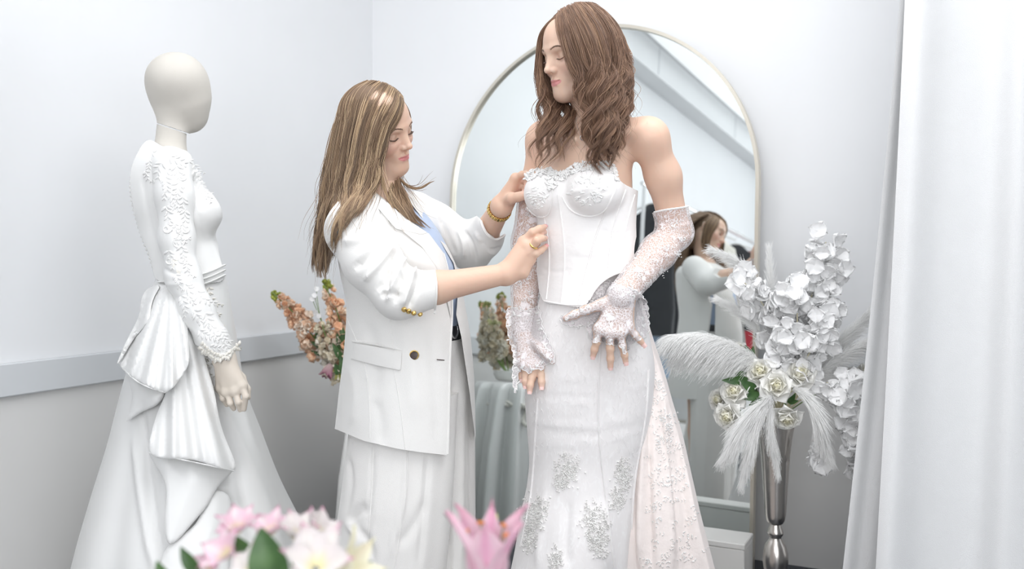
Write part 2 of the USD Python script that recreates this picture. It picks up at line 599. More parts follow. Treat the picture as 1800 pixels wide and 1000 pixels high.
# ------------------------------------------------------------------ heads: x to the person's right, y forward, z up; eyes at z = 0
def head_mesh(h=0.0018, neck=((0, -0.034, -0.205), 0.047), jaw=1.0, smile=0.0, lip=1.0, nose=1.0):
    f = Field((-0.105, -0.125, -0.215), (0.105, 0.135, 0.13), h)
    f.ell((0, -0.014, 0.030), (0.071, 0.091, 0.079), k=0)
    f.ell((0, 0.026, 0.022), (0.061, 0.060, 0.072), k=0.03)
    f.ell((0, 0.030, -0.040), (0.0505, 0.052, 0.062), k=0.03)
    for s in (-1, 1):
        f.cone((s * 0.050, -0.004, -0.045), (s * 0.046, 0.010, -0.068), 0.018, 0.016, 0.03)
        f.cone((s * 0.046, 0.010, -0.068), (s * 0.012, 0.068, -0.098 * jaw), 0.016, 0.013, 0.03)
        f.ell((s * 0.041, 0.054, -0.026), (0.019, 0.020, 0.018), k=0.03)
    f.ell((0, 0.072, -0.094 * jaw), (0.017, 0.0145, 0.0145), k=0.028)
    f.ell((0, 0.072, -0.060), (0.026, 0.0165, 0.021), k=0.02)
    for s in (-1, 1):                                     # sockets, then lids
        f.ell((s * 0.031, 0.092, -0.001), (0.0185, 0.0175, 0.0125), frame_z((0, 0, 1)), 0.014, 'cut')
        f.cone((s * 0.010, 0.0845, 0.0195), (s * 0.043, 0.0715, 0.0205), 0.0055, 0.0045, 0.016)
        f.ell((s * 0.031, 0.0665, -0.0005), (0.0152, 0.0135, 0.0130), k=0.004)
        f.ell((s * 0.0315, 0.0668, -0.0095), (0.0155, 0.0105, 0.0055), k=0.006)
    # nose
    f.cone((0, 0.0815, 0.010), (0, 0.1015 * nose, -0.0255), 0.0055, 0.0068, 0.012)
    f.cone((0, 0.078, 0.004), (0, 0.090, -0.030), 0.0085, 0.0105, 0.014)
    f.ell((0, 0.1035 * nose, -0.0290), (0.0082, 0.0084, 0.0072), k=0.006)
    for s in (-1, 1):
        f.ell((s * 0.0112, 0.0915, -0.0325), (0.0058, 0.0082, 0.0062), k=0.006)
        f.ell((s * 0.0055, 0.0985, -0.0385), (0.0026, 0.0040, 0.0026), k=0.002, op='cut')
    # mouth
    zc, up = -0.0600, 0.003 * smile
    f.chain([(-0.0215, 0.0775, zc + up), (-0.010, 0.0868, zc + 0.0028), (-0.0035, 0.0893, zc + 0.0046), (0.0035, 0.0893, zc + 0.0046), (0.010, 0.0868, zc + 0.0028), (0.0215, 0.0775, zc + up)],
            np.array((0.0020, 0.0040, 0.0044, 0.0044, 0.0040, 0.0020)) * lip, 0.006)
    f.chain([(-0.0195, 0.0770, zc - 0.003 + up), (-0.009, 0.0855, zc - 0.0064), (0.009, 0.0855, zc - 0.0064), (0.0195, 0.0770, zc - 0.003 + up)], np.array((0.0020, 0.0052, 0.0052, 0.0020)) * lip, 0.006)
    f.chain([(-0.0245, 0.0775, zc - 0.0006 + up * 1.6), (-0.011, 0.0925, zc - 0.0012), (0, 0.0958, zc - 0.0010), (0.011, 0.0925, zc - 0.0012), (0.0245, 0.0775, zc - 0.0006 + up * 1.6)], (0.0012, 0.0014, 0.0014, 0.0014, 0.0012), 0.0022, 'cut')
    f.cone((0, 0.0925, -0.045), (0, 0.0915, -0.051), 0.0018, 0.0022, 0.005, 'cut')
    # ears
    for s in (-1, 1):
        f.ell((s * 0.0735, -0.010, -0.008), (0.0065, 0.017, 0.029), frame_z((0, -0.25, 1)), 0.008)
        f.ell((s * 0.0775, -0.008, -0.004), (0.0045, 0.009, 0.017), frame_z((0, -0.25, 1)), 0.004, 'cut')
    # neck
    f.cone((0, -0.020, -0.035), neck[0], 0.054, neck[1], 0.03)
    return f.mesh(2)


def face_tint(p, skin, lip=(0.62, 0.27, 0.26), blush=(0.80, 0.42, 0.36), b=0.35):
    """The skin's own colours at head points p: lips, cheeks, lids."""
    c = np.tile(np.asarray(skin, float), (len(p), 1))
    def blend(w, col): c[:] = c * (1 - w[:, None]) + np.asarray(col) * w[:, None]
    for s in (-1, 1):
        d = np.linalg.norm((p - (s * 0.042, 0.062, -0.030)) / (0.024, 0.03, 0.018), axis=1); blend(b * np.exp(-d ** 2), blush)
        d = np.linalg.norm((p - (s * 0.031, 0.080, 0.004)) / (0.014, 0.012, 0.008), axis=1); blend(0.22 * np.exp(-d ** 2), np.array(skin) * (0.72, 0.60, 0.55))
    d = np.linalg.norm((p - (0, 0.105, -0.03)) / (0.012, 0.012, 0.01), axis=1); blend(0.3 * b * np.exp(-d ** 2), blush)
    x, z = p[:, 0], p[:, 2]
    top = -0.0600 + 0.0078 - 0.0062 * (np.abs(x) / 0.023) ** 1.3 - 0.0016 * np.exp(-(x / 0.003) ** 2); bot = -0.0600 - 0.0118 * np.sqrt(np.clip(1 - (x / 0.0235) ** 2, 0, 1))
    w = np.clip((top - z) / 0.0016, 0, 1) * np.clip((z - bot) / 0.0018, 0, 1) * (np.abs(x) < 0.0235) * (p[:, 1] > 0.06)
    blend(0.92 * w, lip)
    return c


def face_hair(hm, R, o, brow_col, g, n=70):
    """Eyebrow and eyelash strands on a head mesh in its own coordinates; returns world strands and widths."""
    v = np.array(hm.vertices); fr = v[(v[:, 1] > 0.035) & (v[:, 2] > -0.04) & (v[:, 2] < 0.06)]
    tree = cKDTree(fr[:, [0, 2]])
    def on(x, z, lift):
        d, i = tree.query(np.column_stack([x, z]), k=3)
        return np.column_stack([x, fr[i, 1].mean(1) + lift, z])
    brows, lashes = [], []
    for s in (-1, 1):
        for k in range(n):
            t = g.uniform(0, 1)
            x0 = 0.013 + 0.034 * t; z0 = 0.0195 + 0.0062 * math.sin(min(t * 1.25, 1.15) * 1.9) - 0.0065 * t ** 2.2 + g.uniform(-1, 1) * 0.0021 * (1 - 0.6 * t)
            L = 0.0075; dx, dz = L * 0.9, L * (0.5 - 0.75 * t)
            xs = s * np.linspace(x0, x0 + dx, 4); zs = np.linspace(z0, z0 + dz, 4) - 0.0004
            brows.append(on(xs, zs, 0.0007))
        for k in range(46):
            t = k / 45.0
            x0 = 0.0180 + 0.0270 * t; z0 = -0.0054 - 0.0030 * math.sin(t * math.pi) + 0.0012 * t
            b = on(np.array([s * x0]), np.array([z0]), 0.0006)[0]
            L = 0.0075 * (0.55 + 0.6 * t)
            q = np.linspace(0, 1, 5)[:, None]
            lashes.append(b + q * np.array([s * L * (t - 0.35) * 0.8, L * 0.75, -L * 0.75]) + q ** 2 * np.array([0, 0.0, L * 0.55]))
        xs = s * np.linspace(0.0170, 0.0455, 16); tt = np.linspace(0, 1, 16); zs = -0.0054 - 0.0032 * np.sin(tt * np.pi) + 0.0012 * tt
        lashes.append(on(xs, zs, 0.0007))
        zs2 = 0.0085 + 0.0022 * np.sin(tt * np.pi) - 0.002 * tt
    return [R_apply(R, o, b) for b in brows], [R_apply(R, o, b) for b in lashes]


def R_apply(R, o, p):
    return np.asarray(p) @ np.asarray(R).T + o


def facing(yaw, pitch, roll=0.0):
    """Rotation of a body or head that looks towards the camera turned by yaw (degrees, plus is to the picture's left) and down by pitch."""
    a, p, r = map(math.radians, (yaw, pitch, roll))
    f = np.array([-math.sin(a) * math.cos(p), -math.cos(a) * math.cos(p), -math.sin(p)])
    x = np.array([-math.cos(a), math.sin(a), 0.0])
    z = np.cross(x, f)
    c, s = math.cos(r), math.sin(r)
    return np.stack([c * x + s * z, f, -s * x + c * z], 1)


# ------------------------------------------------------------------ hair: strands that follow a few drawn guides
def hair_sheet(guides, clumps, per, g, wave=(0, 50, 0.3), spread=0.012, depth=(0.0, 0.03), cols=((0.2, 0.12, 0.08),), width=0.0011, n=26, tip=(0.75, 1.0), clump_tip=0.35, stray=0.0):
    """guides: polylines of (x, y, distance), neighbours side by side. Returns strands, widths, colours and the clumps' centre lines."""
    G = np.stack([spline(q, 48) if len(q) > 2 else polyline(q, 48) for q in guides])
    K = len(guides); S, Wd, C, mids = [], [], [], []
    tt = np.linspace(0, 1, n)
    for c in range(clumps):
        uc = (c + g.uniform(0.1, 0.9)) / clumps; ph = g.uniform(0, 6.28); am = wave[0] * g.uniform(0.6, 1.25); wl = wave[1] * g.uniform(0.85, 1.2)
        end = g.uniform(*tip); dep = g.uniform(*depth)
        cc = np.array(cols[g.integers(len(cols))]) * g.uniform(0.85, 1.15)
        for k in range(per + 1):
            u = np.clip(uc + (0 if k == 0 else g.normal(0, 0.42 / clumps)), 0, 1) * (K - 1)
            e = end * (1 if k == 0 else g.uniform(0.86, 1.03))
            i = min(int(u), K - 2) if K > 1 else 0; w = u - i
            Gi = G[i] * (1 - w) + G[min(i + 1, K - 1)] * w
            ts = tt * 47 * min(e, 1.0)
            p = np.stack([np.interp(ts, np.arange(48), Gi[:, a]) for a in range(3)], 1)
            L = np.concatenate([[0], np.cumsum(np.linalg.norm(np.diff(p[:, :2], axis=0), axis=1))])
            ramp = np.clip((tt - wave[2]) / 0.25, 0, 1)
            jit = 0 if k == 0 else g.normal(0, 0.12)
            a = ph + jit + L / wl * 6.28
            p[:, 0] += am * ramp * np.sin(a); q = Wn(np.column_stack([p[:, :2], p[:, 2] + dep]))
            q[:, 1] += am / F * 2.3 * 0.8 * ramp * np.cos(a)
            if k == 0: mids.append(q); continue
            o = g.normal(0, 1, 3); o *= spread * g.uniform(0.3, 1) / np.linalg.norm(o)
            q = q + o * (0.55 + 0.45 * np.sin(np.pi * np.clip(tt * 1.1, 0, 1)) - (1 - clump_tip) * 0.5 * tt ** 2)[:, None]
            if stray and g.uniform() < stray: q = q + (g.normal(0, 1, 3) * 0.02) * (tt ** 2)[:, None]
            if g.uniform() < 0.4: cs_ = np.array(cols[g.integers(len(cols))])
            else: cs_ = cc
            S.append(q); wd = width * g.uniform(0.7, 1.2); Wd.append(wd * np.clip(np.minimum(1.0, (1.06 - tt) / 0.3), 0.25, 1)); C.append(np.clip(cs_ * g.uniform(0.8, 1.2), 0, 1))
    return S, Wd, C, mids


def off_head(strands, R, o, g, lo=0.002, hi=0.012, grow=1.0):
    """Moves strands that would run inside the head out onto it."""
    cnt = [len(s) for s in strands]
    lift = np.repeat(g.uniform(lo, hi, len(strands)), cnt)
    p = (np.concatenate(strands) - o) @ R
    for c, r in (((0, -0.014, 0.030), (0.071, 0.091, 0.079)), ((0, 0.026, 0.022), (0.061, 0.060, 0.072)), ((0, 0.018, -0.040), (0.060, 0.052, 0.062))):
        q = p - np.array(c); rr = np.array(r) * grow + lift[:, None]
        k = np.linalg.norm(q / rr, axis=1)
        ins = k < 1
        p[ins] = np.array(c) + q[ins] / np.maximum(k[ins], 0.25)[:, None]
    w = R_apply(R, o, p)
    out = np.split(w, np.cumsum(cnt)[:-1])
    for q in out:
        n = int(len(q) * 0.5)
        for _ in range(4): q[1:n] = 0.25 * q[:n - 1] + 0.5 * q[1:n] + 0.25 * q[2:n + 1]
    return out


def rest_on(strands, depth, g, lo=0.003, hi=0.014, reach=0.10):
    """Lets strands that would run under a garment or the skin lie on it."""
    cnt = [len(s) for s in strands]
    m = np.repeat(g.uniform(lo, hi, len(strands)), cnt)
    p = np.concatenate(strands); q = px_of(p)
    xi = np.round((q - depth.lo) * depth.s).astype(int)
    inb = (xi >= 0).all(1) & (xi[:, 0] < depth.ok.shape[1]) & (xi[:, 1] < depth.ok.shape[0])
    ok = np.zeros(len(p), bool); ok[inb] = depth.ok[xi[inb, 1], xi[inb, 0]]
    D = depth.at(q[:, 0], q[:, 1])
    mv = ok & (p[:, 1] > D - m) & (p[:, 1] < D + reach)
    Y = p[:, 1].copy(); Y[mv] = (D - m)[mv]
    at = np.cumsum(cnt)[:-1]
    out = []
    for qq, yy in zip(np.split(q, at), np.split(Y, at)):
        for _ in range(3): yy[1:-1] = 0.25 * yy[:-2] + 0.5 * yy[1:-1] + 0.25 * yy[2:]
        out.append(Wn(np.column_stack([qq, yy])))
    return out


def hair_mass(mids, r, h=0.005, taper=0.5, extra=None):
    P = np.concatenate(mids)
    f = Field(P.min(0) - 0.04, P.max(0) + 0.04, h)
    for m in mids:
        q = m[::2]; rr = r * np.linspace(1.0, taper, len(q))
        for i in range(len(q) - 1): f.cone(q[i], q[i + 1], rr[i], rr[i + 1], 0.004)
    if extra: extra(f)
    return f.mesh(2)


# ------------------------------------------------------------------ materials
def mat(name, nodes, links, surface):
    return usdkit.material(stage, '/World/Looks/' + name, nodes, links, surface=surface)


def plain(name, color, rough=0.6, **kw):
    return mat(name, {'p': ('principled_bsdf', {'base_color': color, 'roughness': rough, **kw})}, [], 'p.BSDF')


def cloth(name, color, rough=0.8, scale=700.0, bump=0.25, sheen=0.2, var=0.03, **kw):
    """Woven cloth: fine noise relief and a little tone."""
    c = np.array(color)
    return mat(name, {
        'g': ('texture_coordinate', {}),
        'n': ('noise_texture', {'scale': scale, 'detail': 2.0}),
        'n2': ('noise_texture', {'scale': 9.0, 'detail': 3.0}),
        'r': ('rgb_ramp', {'ramp': [(0.3, tuple(np.clip(c * (1 - var), 0, 1))), (0.7, tuple(np.clip(c * (1 + var), 0, 1)))]}),
        'b': ('bump', {'strength': bump, 'distance': 0.002}),
        'p': ('principled_bsdf', {'roughness': rough, 'sheen_weight': sheen, 'sheen_roughness': 0.4, **kw})},
        [('g.object', 'n.vector'), ('g.object', 'n2.vector'), ('n2.fac', 'r.fac'), ('n.fac', 'b.height'), ('r.color', 'p.base_color'), ('b.normal', 'p.normal')], 'p.BSDF')


def paint(name, color, rough=0.55, var=0.012):
    c = np.array(color)
    return mat(name, {
        'g': ('texture_coordinate', {}),
        'n': ('noise_texture', {'scale': 2.2, 'detail': 4.0}),
        'n2': ('noise_texture', {'scale': 260.0, 'detail': 2.0}),
        'r': ('rgb_ramp', {'ramp': [(0.3, tuple(c * (1 - var))), (0.7, tuple(np.clip(c * (1 + var), 0, 1)))]}),
        'b': ('bump', {'strength': 0.08, 'distance': 0.001}),
        'p': ('principled_bsdf', {'roughness': rough, 'specular_ior_level': 0.3})},
        [('g.object', 'n.vector'), ('g.object', 'n2.vector'), ('n.fac', 'r.fac'), ('n2.fac', 'b.height'), ('r.color', 'p.base_color'), ('b.normal', 'p.normal')], 'p.BSDF')


M = {}
M['wall'] = paint('wall_paint', (0.835, 0.845, 0.86))
M['wall_low'] = paint('lower_wall_paint', (0.70, 0.695, 0.685))
M['trim'] = paint('trim_paint', (0.635, 0.655, 0.675), 0.4)
M['ceiling'] = paint('ceiling_paint', (0.82, 0.83, 0.84), 0.7)
M['floor'] = mat('floor_vinyl', {
    'g': ('texture_coordinate', {}), 'n': ('noise_texture', {'scale': 14.0, 'detail': 4.0}),
    'r': ('rgb_ramp', {'ramp': [(0.3, (0.022, 0.026, 0.034)), (0.7, (0.04, 0.045, 0.056))]}),
    'p': ('principled_bsdf', {'roughness': 0.45})},
    [('g.object', 'n.vector'), ('n.fac', 'r.fac'), ('r.color', 'p.base_color')], 'p.BSDF')
M['mirror'] = plain('mirror_glass', (0.86, 0.90, 0.895), 0.012, metallic=1.0)
M['champagne'] = plain('champagne_metal', (0.66, 0.62, 0.54), 0.34, metallic=0.85)
M['silver'] = mat('hammered_silver', {
    'g': ('texture_coordinate', {}), 'n': ('noise_texture', {'scale': 18.0, 'detail': 3.0}),
    'b': ('bump', {'strength': 0.12, 'distance': 0.006}),
    'p': ('principled_bsdf', {'base_color': (0.74, 0.70, 0.66), 'metallic': 1.0, 'roughness': 0.24})},
    [('g.object', 'n.vector'), ('n.fac', 'b.height'), ('b.normal', 'p.normal')], 'p.BSDF')
M['podium'] = plain('podium_paint', (0.78, 0.77, 0.745), 0.45)
M['curtain'] = cloth('curtain_linen', (0.68, 0.685, 0.69), 0.9, 420.0, 0.3, 0.3, 0.012)
M['linen'] = cloth('mannequin_linen', (0.63, 0.60, 0.55), 0.85, 900.0, 0.3, 0.1, 0.03)
M['hand_plastic'] = plain('mannequin_hand', (0.72, 0.645, 0.56), 0.5)
M['satin'] = mat('satin', {
    'g': ('texture_coordinate', {}), 'n': ('noise_texture', {'scale': 16.0, 'detail': 3.0}),
    'b': ('bump', {'strength': 0.1, 'distance': 0.004}),
    'p': ('principled_bsdf', {'base_color': (0.80, 0.80, 0.79), 'roughness': 0.34, 'sheen_weight': 0.25, 'sheen_roughness': 0.3, 'specular_ior_level': 0.55})},
    [('g.object', 'n.vector'), ('n.fac', 'b.height'), ('b.normal', 'p.normal')], 'p.BSDF')
M['lace'] = cloth('lace_relief', (0.88, 0.875, 0.865), 0.75, 380.0, 0.9, 0.3, 0.03)
M['ivory_lace'] = cloth('ivory_lace', (0.85, 0.825, 0.765), 0.75, 240.0, 1.0, 0.2, 0.06)
M['pearl'] = plain('pearl', (0.86, 0.85, 0.83), 0.22, coat_weight=0.5)


def skin_mat(name, rough=0.48):
    return mat(name, {
        'a': ('attribute', {'attribute': 'tint'}),
        'g': ('texture_coordinate', {}), 'n': ('noise_texture', {'scale': 240.0, 'detail': 2.0}),
        'b': ('bump', {'strength': 0.06, 'distance': 0.001}),
        'p': ('principled_bsdf', {'roughness': rough, 'subsurface_weight': 0.18, 'subsurface_radius': (1.0, 0.35, 0.2), 'subsurface_scale': 0.006, 'specular_ior_level': 0.4})},
        [('g.object', 'n.vector'), ('n.fac', 'b.height'), ('b.normal', 'p.normal'), ('a.color', 'p.base_color')], 'p.BSDF')


M['skin'] = skin_mat('skin')


def hair_mat(name, rough=0.42):
    return mat(name, {
        'a': ('attribute', {'attribute': 'tint'}),
        'p': ('principled_bsdf', {'roughness': rough, 'specular_ior_level': 0.45, 'anisotropic': 0.5})},
        [('a.color', 'p.base_color')], 'p.BSDF')


M['hair'] = hair_mat('hair')
M['brow'] = plain('brow_hair', (0.16, 0.10, 0.07), 0.6)
M['brow_dark'] = plain('brow_hair_dark', (0.11, 0.07, 0.05), 0.6)


def lace_mat(name, color, net=0.3, cell=90.0, thread=0.10, motif=30.0, noise=0.0):
    """See-through lace: a veil of fine net, closed by the threads and flowers of the pattern."""
    return mat(name, {
        'g': ('texture_coordinate', {}),
        'nz': ('noise_texture', {'scale': 26.0, 'detail': 2.0}),
        'mx': ('mix_color', {'blend_type': 'linear_light', 'fac': 0.02}),
        'v': ('voronoi_texture', {'feature': 'distance_to_edge', 'scale': cell}),
        'r': ('rgb_ramp', {'ramp': [(0.0, (1, 1, 1)), (thread * 0.5, (0.95, 0.95, 0.95)), (thread, (net, net, net)), (1.0, (net, net, net))]}),
        'v2': ('voronoi_texture', {'feature': 'smooth_f1', 'scale': motif, 'smoothness': 0.3}),
        'n2': ('noise_texture', {'scale': 210.0, 'detail': 2.0}),
        'm2': ('math', {'math_type': 'multiply_add', 'value2': 0.35, 'value3': 0.0}),
        'm3': ('math', {'math_type': 'add'}),
        'r2': ('rgb_ramp', {'ramp': [(0.0, (0.92, 0.92, 0.92)), (0.40, (0.85, 0.85, 0.85)), (0.47, (0, 0, 0)), (1.0, (0, 0, 0))]}),
        'mm': ('mix_color', {'blend_type': 'lighten', 'fac': 1.0}),
        'd': ('principled_bsdf', {'base_color': color, 'roughness': 0.75, 'sheen_weight': 0.2}),
        't': ('transparent_bsdf', {}), 'x': ('mix_closure', {})},
        [('g.object', 'nz.vector'), ('g.object', 'mx.a'), ('nz.color', 'mx.b'), ('mx.result', 'v.vector'), ('v.distance', 'r.fac'), ('mx.result', 'v2.vector'), ('g.object', 'n2.vector'),
         ('n2.fac', 'm2.value1'), ('v2.distance', 'm3.value1'), ('m2.value', 'm3.value2'), ('m3.value', 'r2.fac'), ('r.color', 'mm.a'), ('r2.color', 'mm.b'), ('mm.result', 'x.fac'), ('t.BSDF', 'x.closure1'), ('d.BSDF', 'x.closure2')], 'x.closure')


M['sleeve_lace'] = lace_mat('sleeve_lace', (0.90, 0.86, 0.87), 0.22, 150.0, 0.085, 34.0)
M['corset'] = cloth('corset_satin', (0.84, 0.82, 0.81), 0.6, 45.0, 0.5, 0.25, 0.012)
M['skirt_lace'] = mat('skirt_lace', {
    'g': ('texture_coordinate', {}),
    'm': ('mapping', {'scale': (1.0, 1.0, 0.45)}),
    'n': ('noise_texture', {'scale': 70.0, 'detail': 4.0, 'distortion': 1.6}),
    'v': ('voronoi_texture', {'feature': 'distance_to_edge', 'scale': 55.0}),
    'r': ('rgb_ramp', {'ramp': [(0.35, (0.785, 0.76, 0.755)), (0.56, (0.80, 0.778, 0.773)), (0.68, (0.84, 0.825, 0.82))]}),
    'b': ('bump', {'strength': 0.14, 'distance': 0.002}),
    'p': ('principled_bsdf', {'roughness': 0.7, 'sheen_weight': 0.2})},
    [('g.object', 'm.vector'), ('m.vector', 'n.vector'), ('m.vector', 'v.vector'), ('n.fac', 'r.fac'), ('n.fac', 'b.height'), ('r.color', 'p.base_color'), ('b.normal', 'p.normal')], 'p.BSDF')
M['train_lace'] = cloth('train_lace', (0.835, 0.76, 0.73), 0.75, 120.0, 0.5, 0.25, 0.03)
M['eyelash'] = plain('eyelash_fringe', (0.90, 0.885, 0.885), 0.6)
M['nail'] = plain('nail', (0.85, 0.58, 0.54), 0.25)
M['gold'] = plain('gold', (0.78, 0.55, 0.20), 0.28, metallic=1.0)
M['silver_chain'] = plain('silver_chain', (0.72, 0.72, 0.72), 0.3, metallic=1.0)

# ------------------------------------------------------------------ the room
def struct(name, mesh, m, smooth=False):
    p = obj(name, mesh, m, None, smooth); p.SetCustomDataByKey('kind', 'structure'); return p


RAIL = 0.733 * H
TW, SL, ZC = 5.3, 9.6, 3.29                              # width, length, height
struct('floor', wall_box(-0.1, TW + 0.1, -0.1, SL + 0.1, -0.12, 0.0), M['floor'])


def wall(name, lower, upper):
    x = UsdGeom.Xform.Define(stage, '/World/' + name); tag(x, kind='structure')
    obj('lower_panel', lower, M['wall_low'], x.GetPrim(), False)
    obj('upper_panel', upper, M['wall'], x.GetPrim(), False)


mid = RAIL - 0.055
wall('wall_left', wall_box(-0.12, 0, 0, SL, 0, mid), wall_box(-0.12, 0, 0, SL, mid, ZC))
wall('wall_back', wall_box(-0.12, TW, -0.12, 0, 0, mid), wall_box(-0.12, TW, -0.12, 0, mid, ZC))
struct('wall_right', wall_box(TW, TW + 0.12, -0.12, SL, 0, ZC), M['wall'])
struct('wall_rear', wall_box(-0.12, TW + 0.12, SL, SL + 0.12, 0, ZC), M['wall'])
ceil = UsdGeom.Xform.Define(stage, '/World/ceiling'); tag(ceil, kind='structure')
CB = 3.05                                              # underside of the boxed soffit along the left wall
obj('ceiling_slab', wall_box(-0.12, TW + 0.12, -0.12, SL + 0.12, ZC, ZC + 0.1), M['ceiling'], ceil.GetPrim(), False)
obj('soffit', wall_box(0, 0.17, 0, SL, CB, ZC, 0.003), M['ceiling'], ceil.GetPrim(), False)
for k in range(5):
    obj('panel_joint', wall_box(0.168, 0.174, 1.2 + 2 * k, 1.21 + 2 * k, CB + 0.02, ZC - 0.01), M['trim'], ceil.GetPrim(), False)
RH = 0.1
struct('trim_1', wall_box(0, 0.022, 0.022, SL, RAIL - RH, RAIL, 0.004), M['trim'])
struct('trim_2', wall_box(0, TW, 0, 0.022, RAIL - RH, RAIL, 0.004), M['trim'])

# ------------------------------------------------------------------ the mirror
MLEAN = math.radians(4.0)
MYAW = math.radians(-2.2)
MR, MT, MHT = 0.69, 1.175, 2.165                         # half its width, its middle's distance from the corner, its length


def mirror_frame():
    c, s = math.cos(MYAW), math.sin(MYAW)
    yaw = lambda v: np.array([v[0] * c - v[1] * s, v[0] * s + v[1] * c])
    u = yaw(D2); n = yaw(-D1)
    up = np.array([-n[0] * math.sin(MLEAN), -n[1] * math.sin(MLEAN), math.cos(MLEAN)])
    out = np.array([n[0] * math.cos(MLEAN), n[1] * math.cos(MLEAN), math.sin(MLEAN)])
    return np.stack([np.array([u[0], u[1], 0]), up, out], 1)


mir = thing('standing_mirror', 'tall arched mirror in a thin champagne metal frame leaning on the back wall', 'mirror', loc=WB(MT, 0.004, 0.21))
RM = mirror_frame()


def arch_solid(r, bottom, top, z0, z1, n=90):
    from shapely.geometry import Polygon
    a = np.linspace(0, np.pi, n)
    p = np.vstack([[(r, bottom)], np.column_stack([r * np.cos(a), top - r + r * np.sin(a)]), [(-r, bottom)]])
    m = trimesh.creation.extrude_polygon(Polygon(p), z1 - z0, engine='earcut'); m.apply_translation((0, 0, z0)); return m


fr = from_man(to_man(arch_solid(MR, 0.0, MHT, -0.02, 0.016)) - to_man(arch_solid(MR - 0.013, 0.013, MHT - 0.013, -0.006, 0.05)))
fr.apply_transform(xf(R=RM))
obj('frame', fr, M['champagne'], mir, 30)
g = arch_solid(MR - 0.0135, 0.0135, MHT - 0.0135, -0.0055, -0.001); g.apply_transform(xf(R=RM))
obj('mirror_glass', g, M['mirror'], mir, False)

# ------------------------------------------------------------------ low white box in front of the mirror's foot
q = W(1308, 957, 3.05)
tq = (q[:2] - COR) @ D2; sq = -(q[:2] - COR) @ D1
pod = thing('display_box', 'low white display box on the dark floor at the foot of the mirror', 'box')
obj('body', wall_box(tq - 0.75, tq, sq - 0.14, sq, 0.0, q[2] - 0.02, 0.004), M['podium'], pod, False)
obj('top_panel', wall_box(tq - 0.752, tq + 0.002, sq - 0.142, sq + 0.002, q[2] - 0.02, q[2], 0.003), M['podium'], pod, False)

# ------------------------------------------------------------------ silver vase
VD = 3.02
vb = W(1363, HY + H / VD * F, VD)
r_ = lambda px: px / 2 / F * VD
zz = lambda y: H - (y - HY) / F * VD
prof = [(0.0, 0.0), (r_(64), 0.0), (r_(66), 0.008), (r_(60), 0.018), (r_(42), 0.03), (r_(30), 0.055), (r_(27), 0.075), (r_(33), zz(1012)),
        (r_(40), zz(1000)), (r_(44), zz(985)), (r_(43), zz(972)), (r_(36), zz(958)), (r_(24), zz(949)), (r_(20), zz(945)), (r_(21), zz(943)), (r_(27), zz(938)), (r_(28), zz(935)),
        (r_(24), zz(929)), (r_(20), zz(924)), (r_(19), zz(921)), (r_(26), zz(919)), (r_(33), zz(913)), (r_(36), zz(905)), (r_(38), zz(890)), (r_(43), zz(850)), (r_(50), zz(800)),
        (r_(60), zz(760)), (r_(68), zz(740)), (r_(71), zz(737)), (r_(68), zz(738)), (r_(57), zz(760)), (r_(46), zz(800)), (r_(38), zz(850)), (r_(30), zz(900)), (0.0, zz(905))]
vase = thing('vase', 'tall trumpet-shaped silver floor vase holding white roses and plumes', 'vase')
vm = lathe(prof[:31], 56); vm.apply_translation((vb[0], vb[1], 0))
vi = lathe([(0.0, zz(912))] + prof[30:][::-1][1:] + [prof[29]], 40); vi.apply_translation((vb[0], vb[1], 0))
obj('body', vm, M['silver'], vase, 50)

# ------------------------------------------------------------------ fitting-room curtain at the right
cur = thing('curtain', 'floor-length white linen fitting-room curtain at the right edge', 'curtain')


def curtain_panel(xs_top, xs_bot, d, ytop, ybot, amp, waves, seed, nu=150, nv=40):
    """A hanging panel between two pixel edges, with folds that soften upwards."""
    u = np.linspace(0, 1, nu); v = np.linspace(0, 1, nv)
    U, V = np.meshgrid(u, v, indexing='ij')
    X = (xs_top[0] + (xs_bot[0] - xs_top[0]) * V ** 1.25) * (1 - U) + (xs_top[1] + (xs_bot[1] - xs_top[1]) * V) * U
    Y = ytop + (ybot - ytop) * V
    Dp = np.zeros_like(U) + d
    rr = np.random.default_rng(seed)
    for k in range(waves):
        c, w, a = rr.uniform(0, 1), rr.uniform(0.03, 0.09), rr.uniform(0.4, 1)
        c = c + 0.04 * (V - 0.5) * rr.uniform(-1, 1)
        Dp += amp * a * np.exp(-((U - c) / w) ** 2) * (0.55 + 0.45 * V)
    return Wn(np.stack([X, Y, Dp], -1).reshape(-1, 3)).reshape(nu, nv, 3)


yb = HY + (H - 0.02) / 2.5 * F
obj('panel', sheet(curtain_panel((1606, 2100), (1528, 2100), 2.5, -450, yb, -0.045, 12, 5), 0.004), M['curtain'], cur, 60)
yb2 = HY + (H - 0.02) / 2.62 * F
obj('panel', sheet(curtain_panel((1612, 1900), (1462, 1900), 2.66, -450, yb2, -0.045, 9, 8, 90), 0.004), M['curtain'], cur, 60)
rodp = polyline([WB(0, 0, 0) * 0 + W(1560, -470, 2.58), W(2130, -470, 2.58)], 12)
obj('curtain_rod', sweep(rodp, 0.014, 12), M['champagne'], cur, 40)
for k in range(9):
    xk = 1600 + 60 * k
    c = W(xk, -470, 2.58); th = np.linspace(0, 2 * np.pi, 25)
    ring = c + np.column_stack([0 * th, 0.028 * np.cos(th), 0.028 * np.sin(th) - 0.012])
    obj('curtain_ring', sweep(ring, 0.0025, 6), M['champagne'], cur, 40)

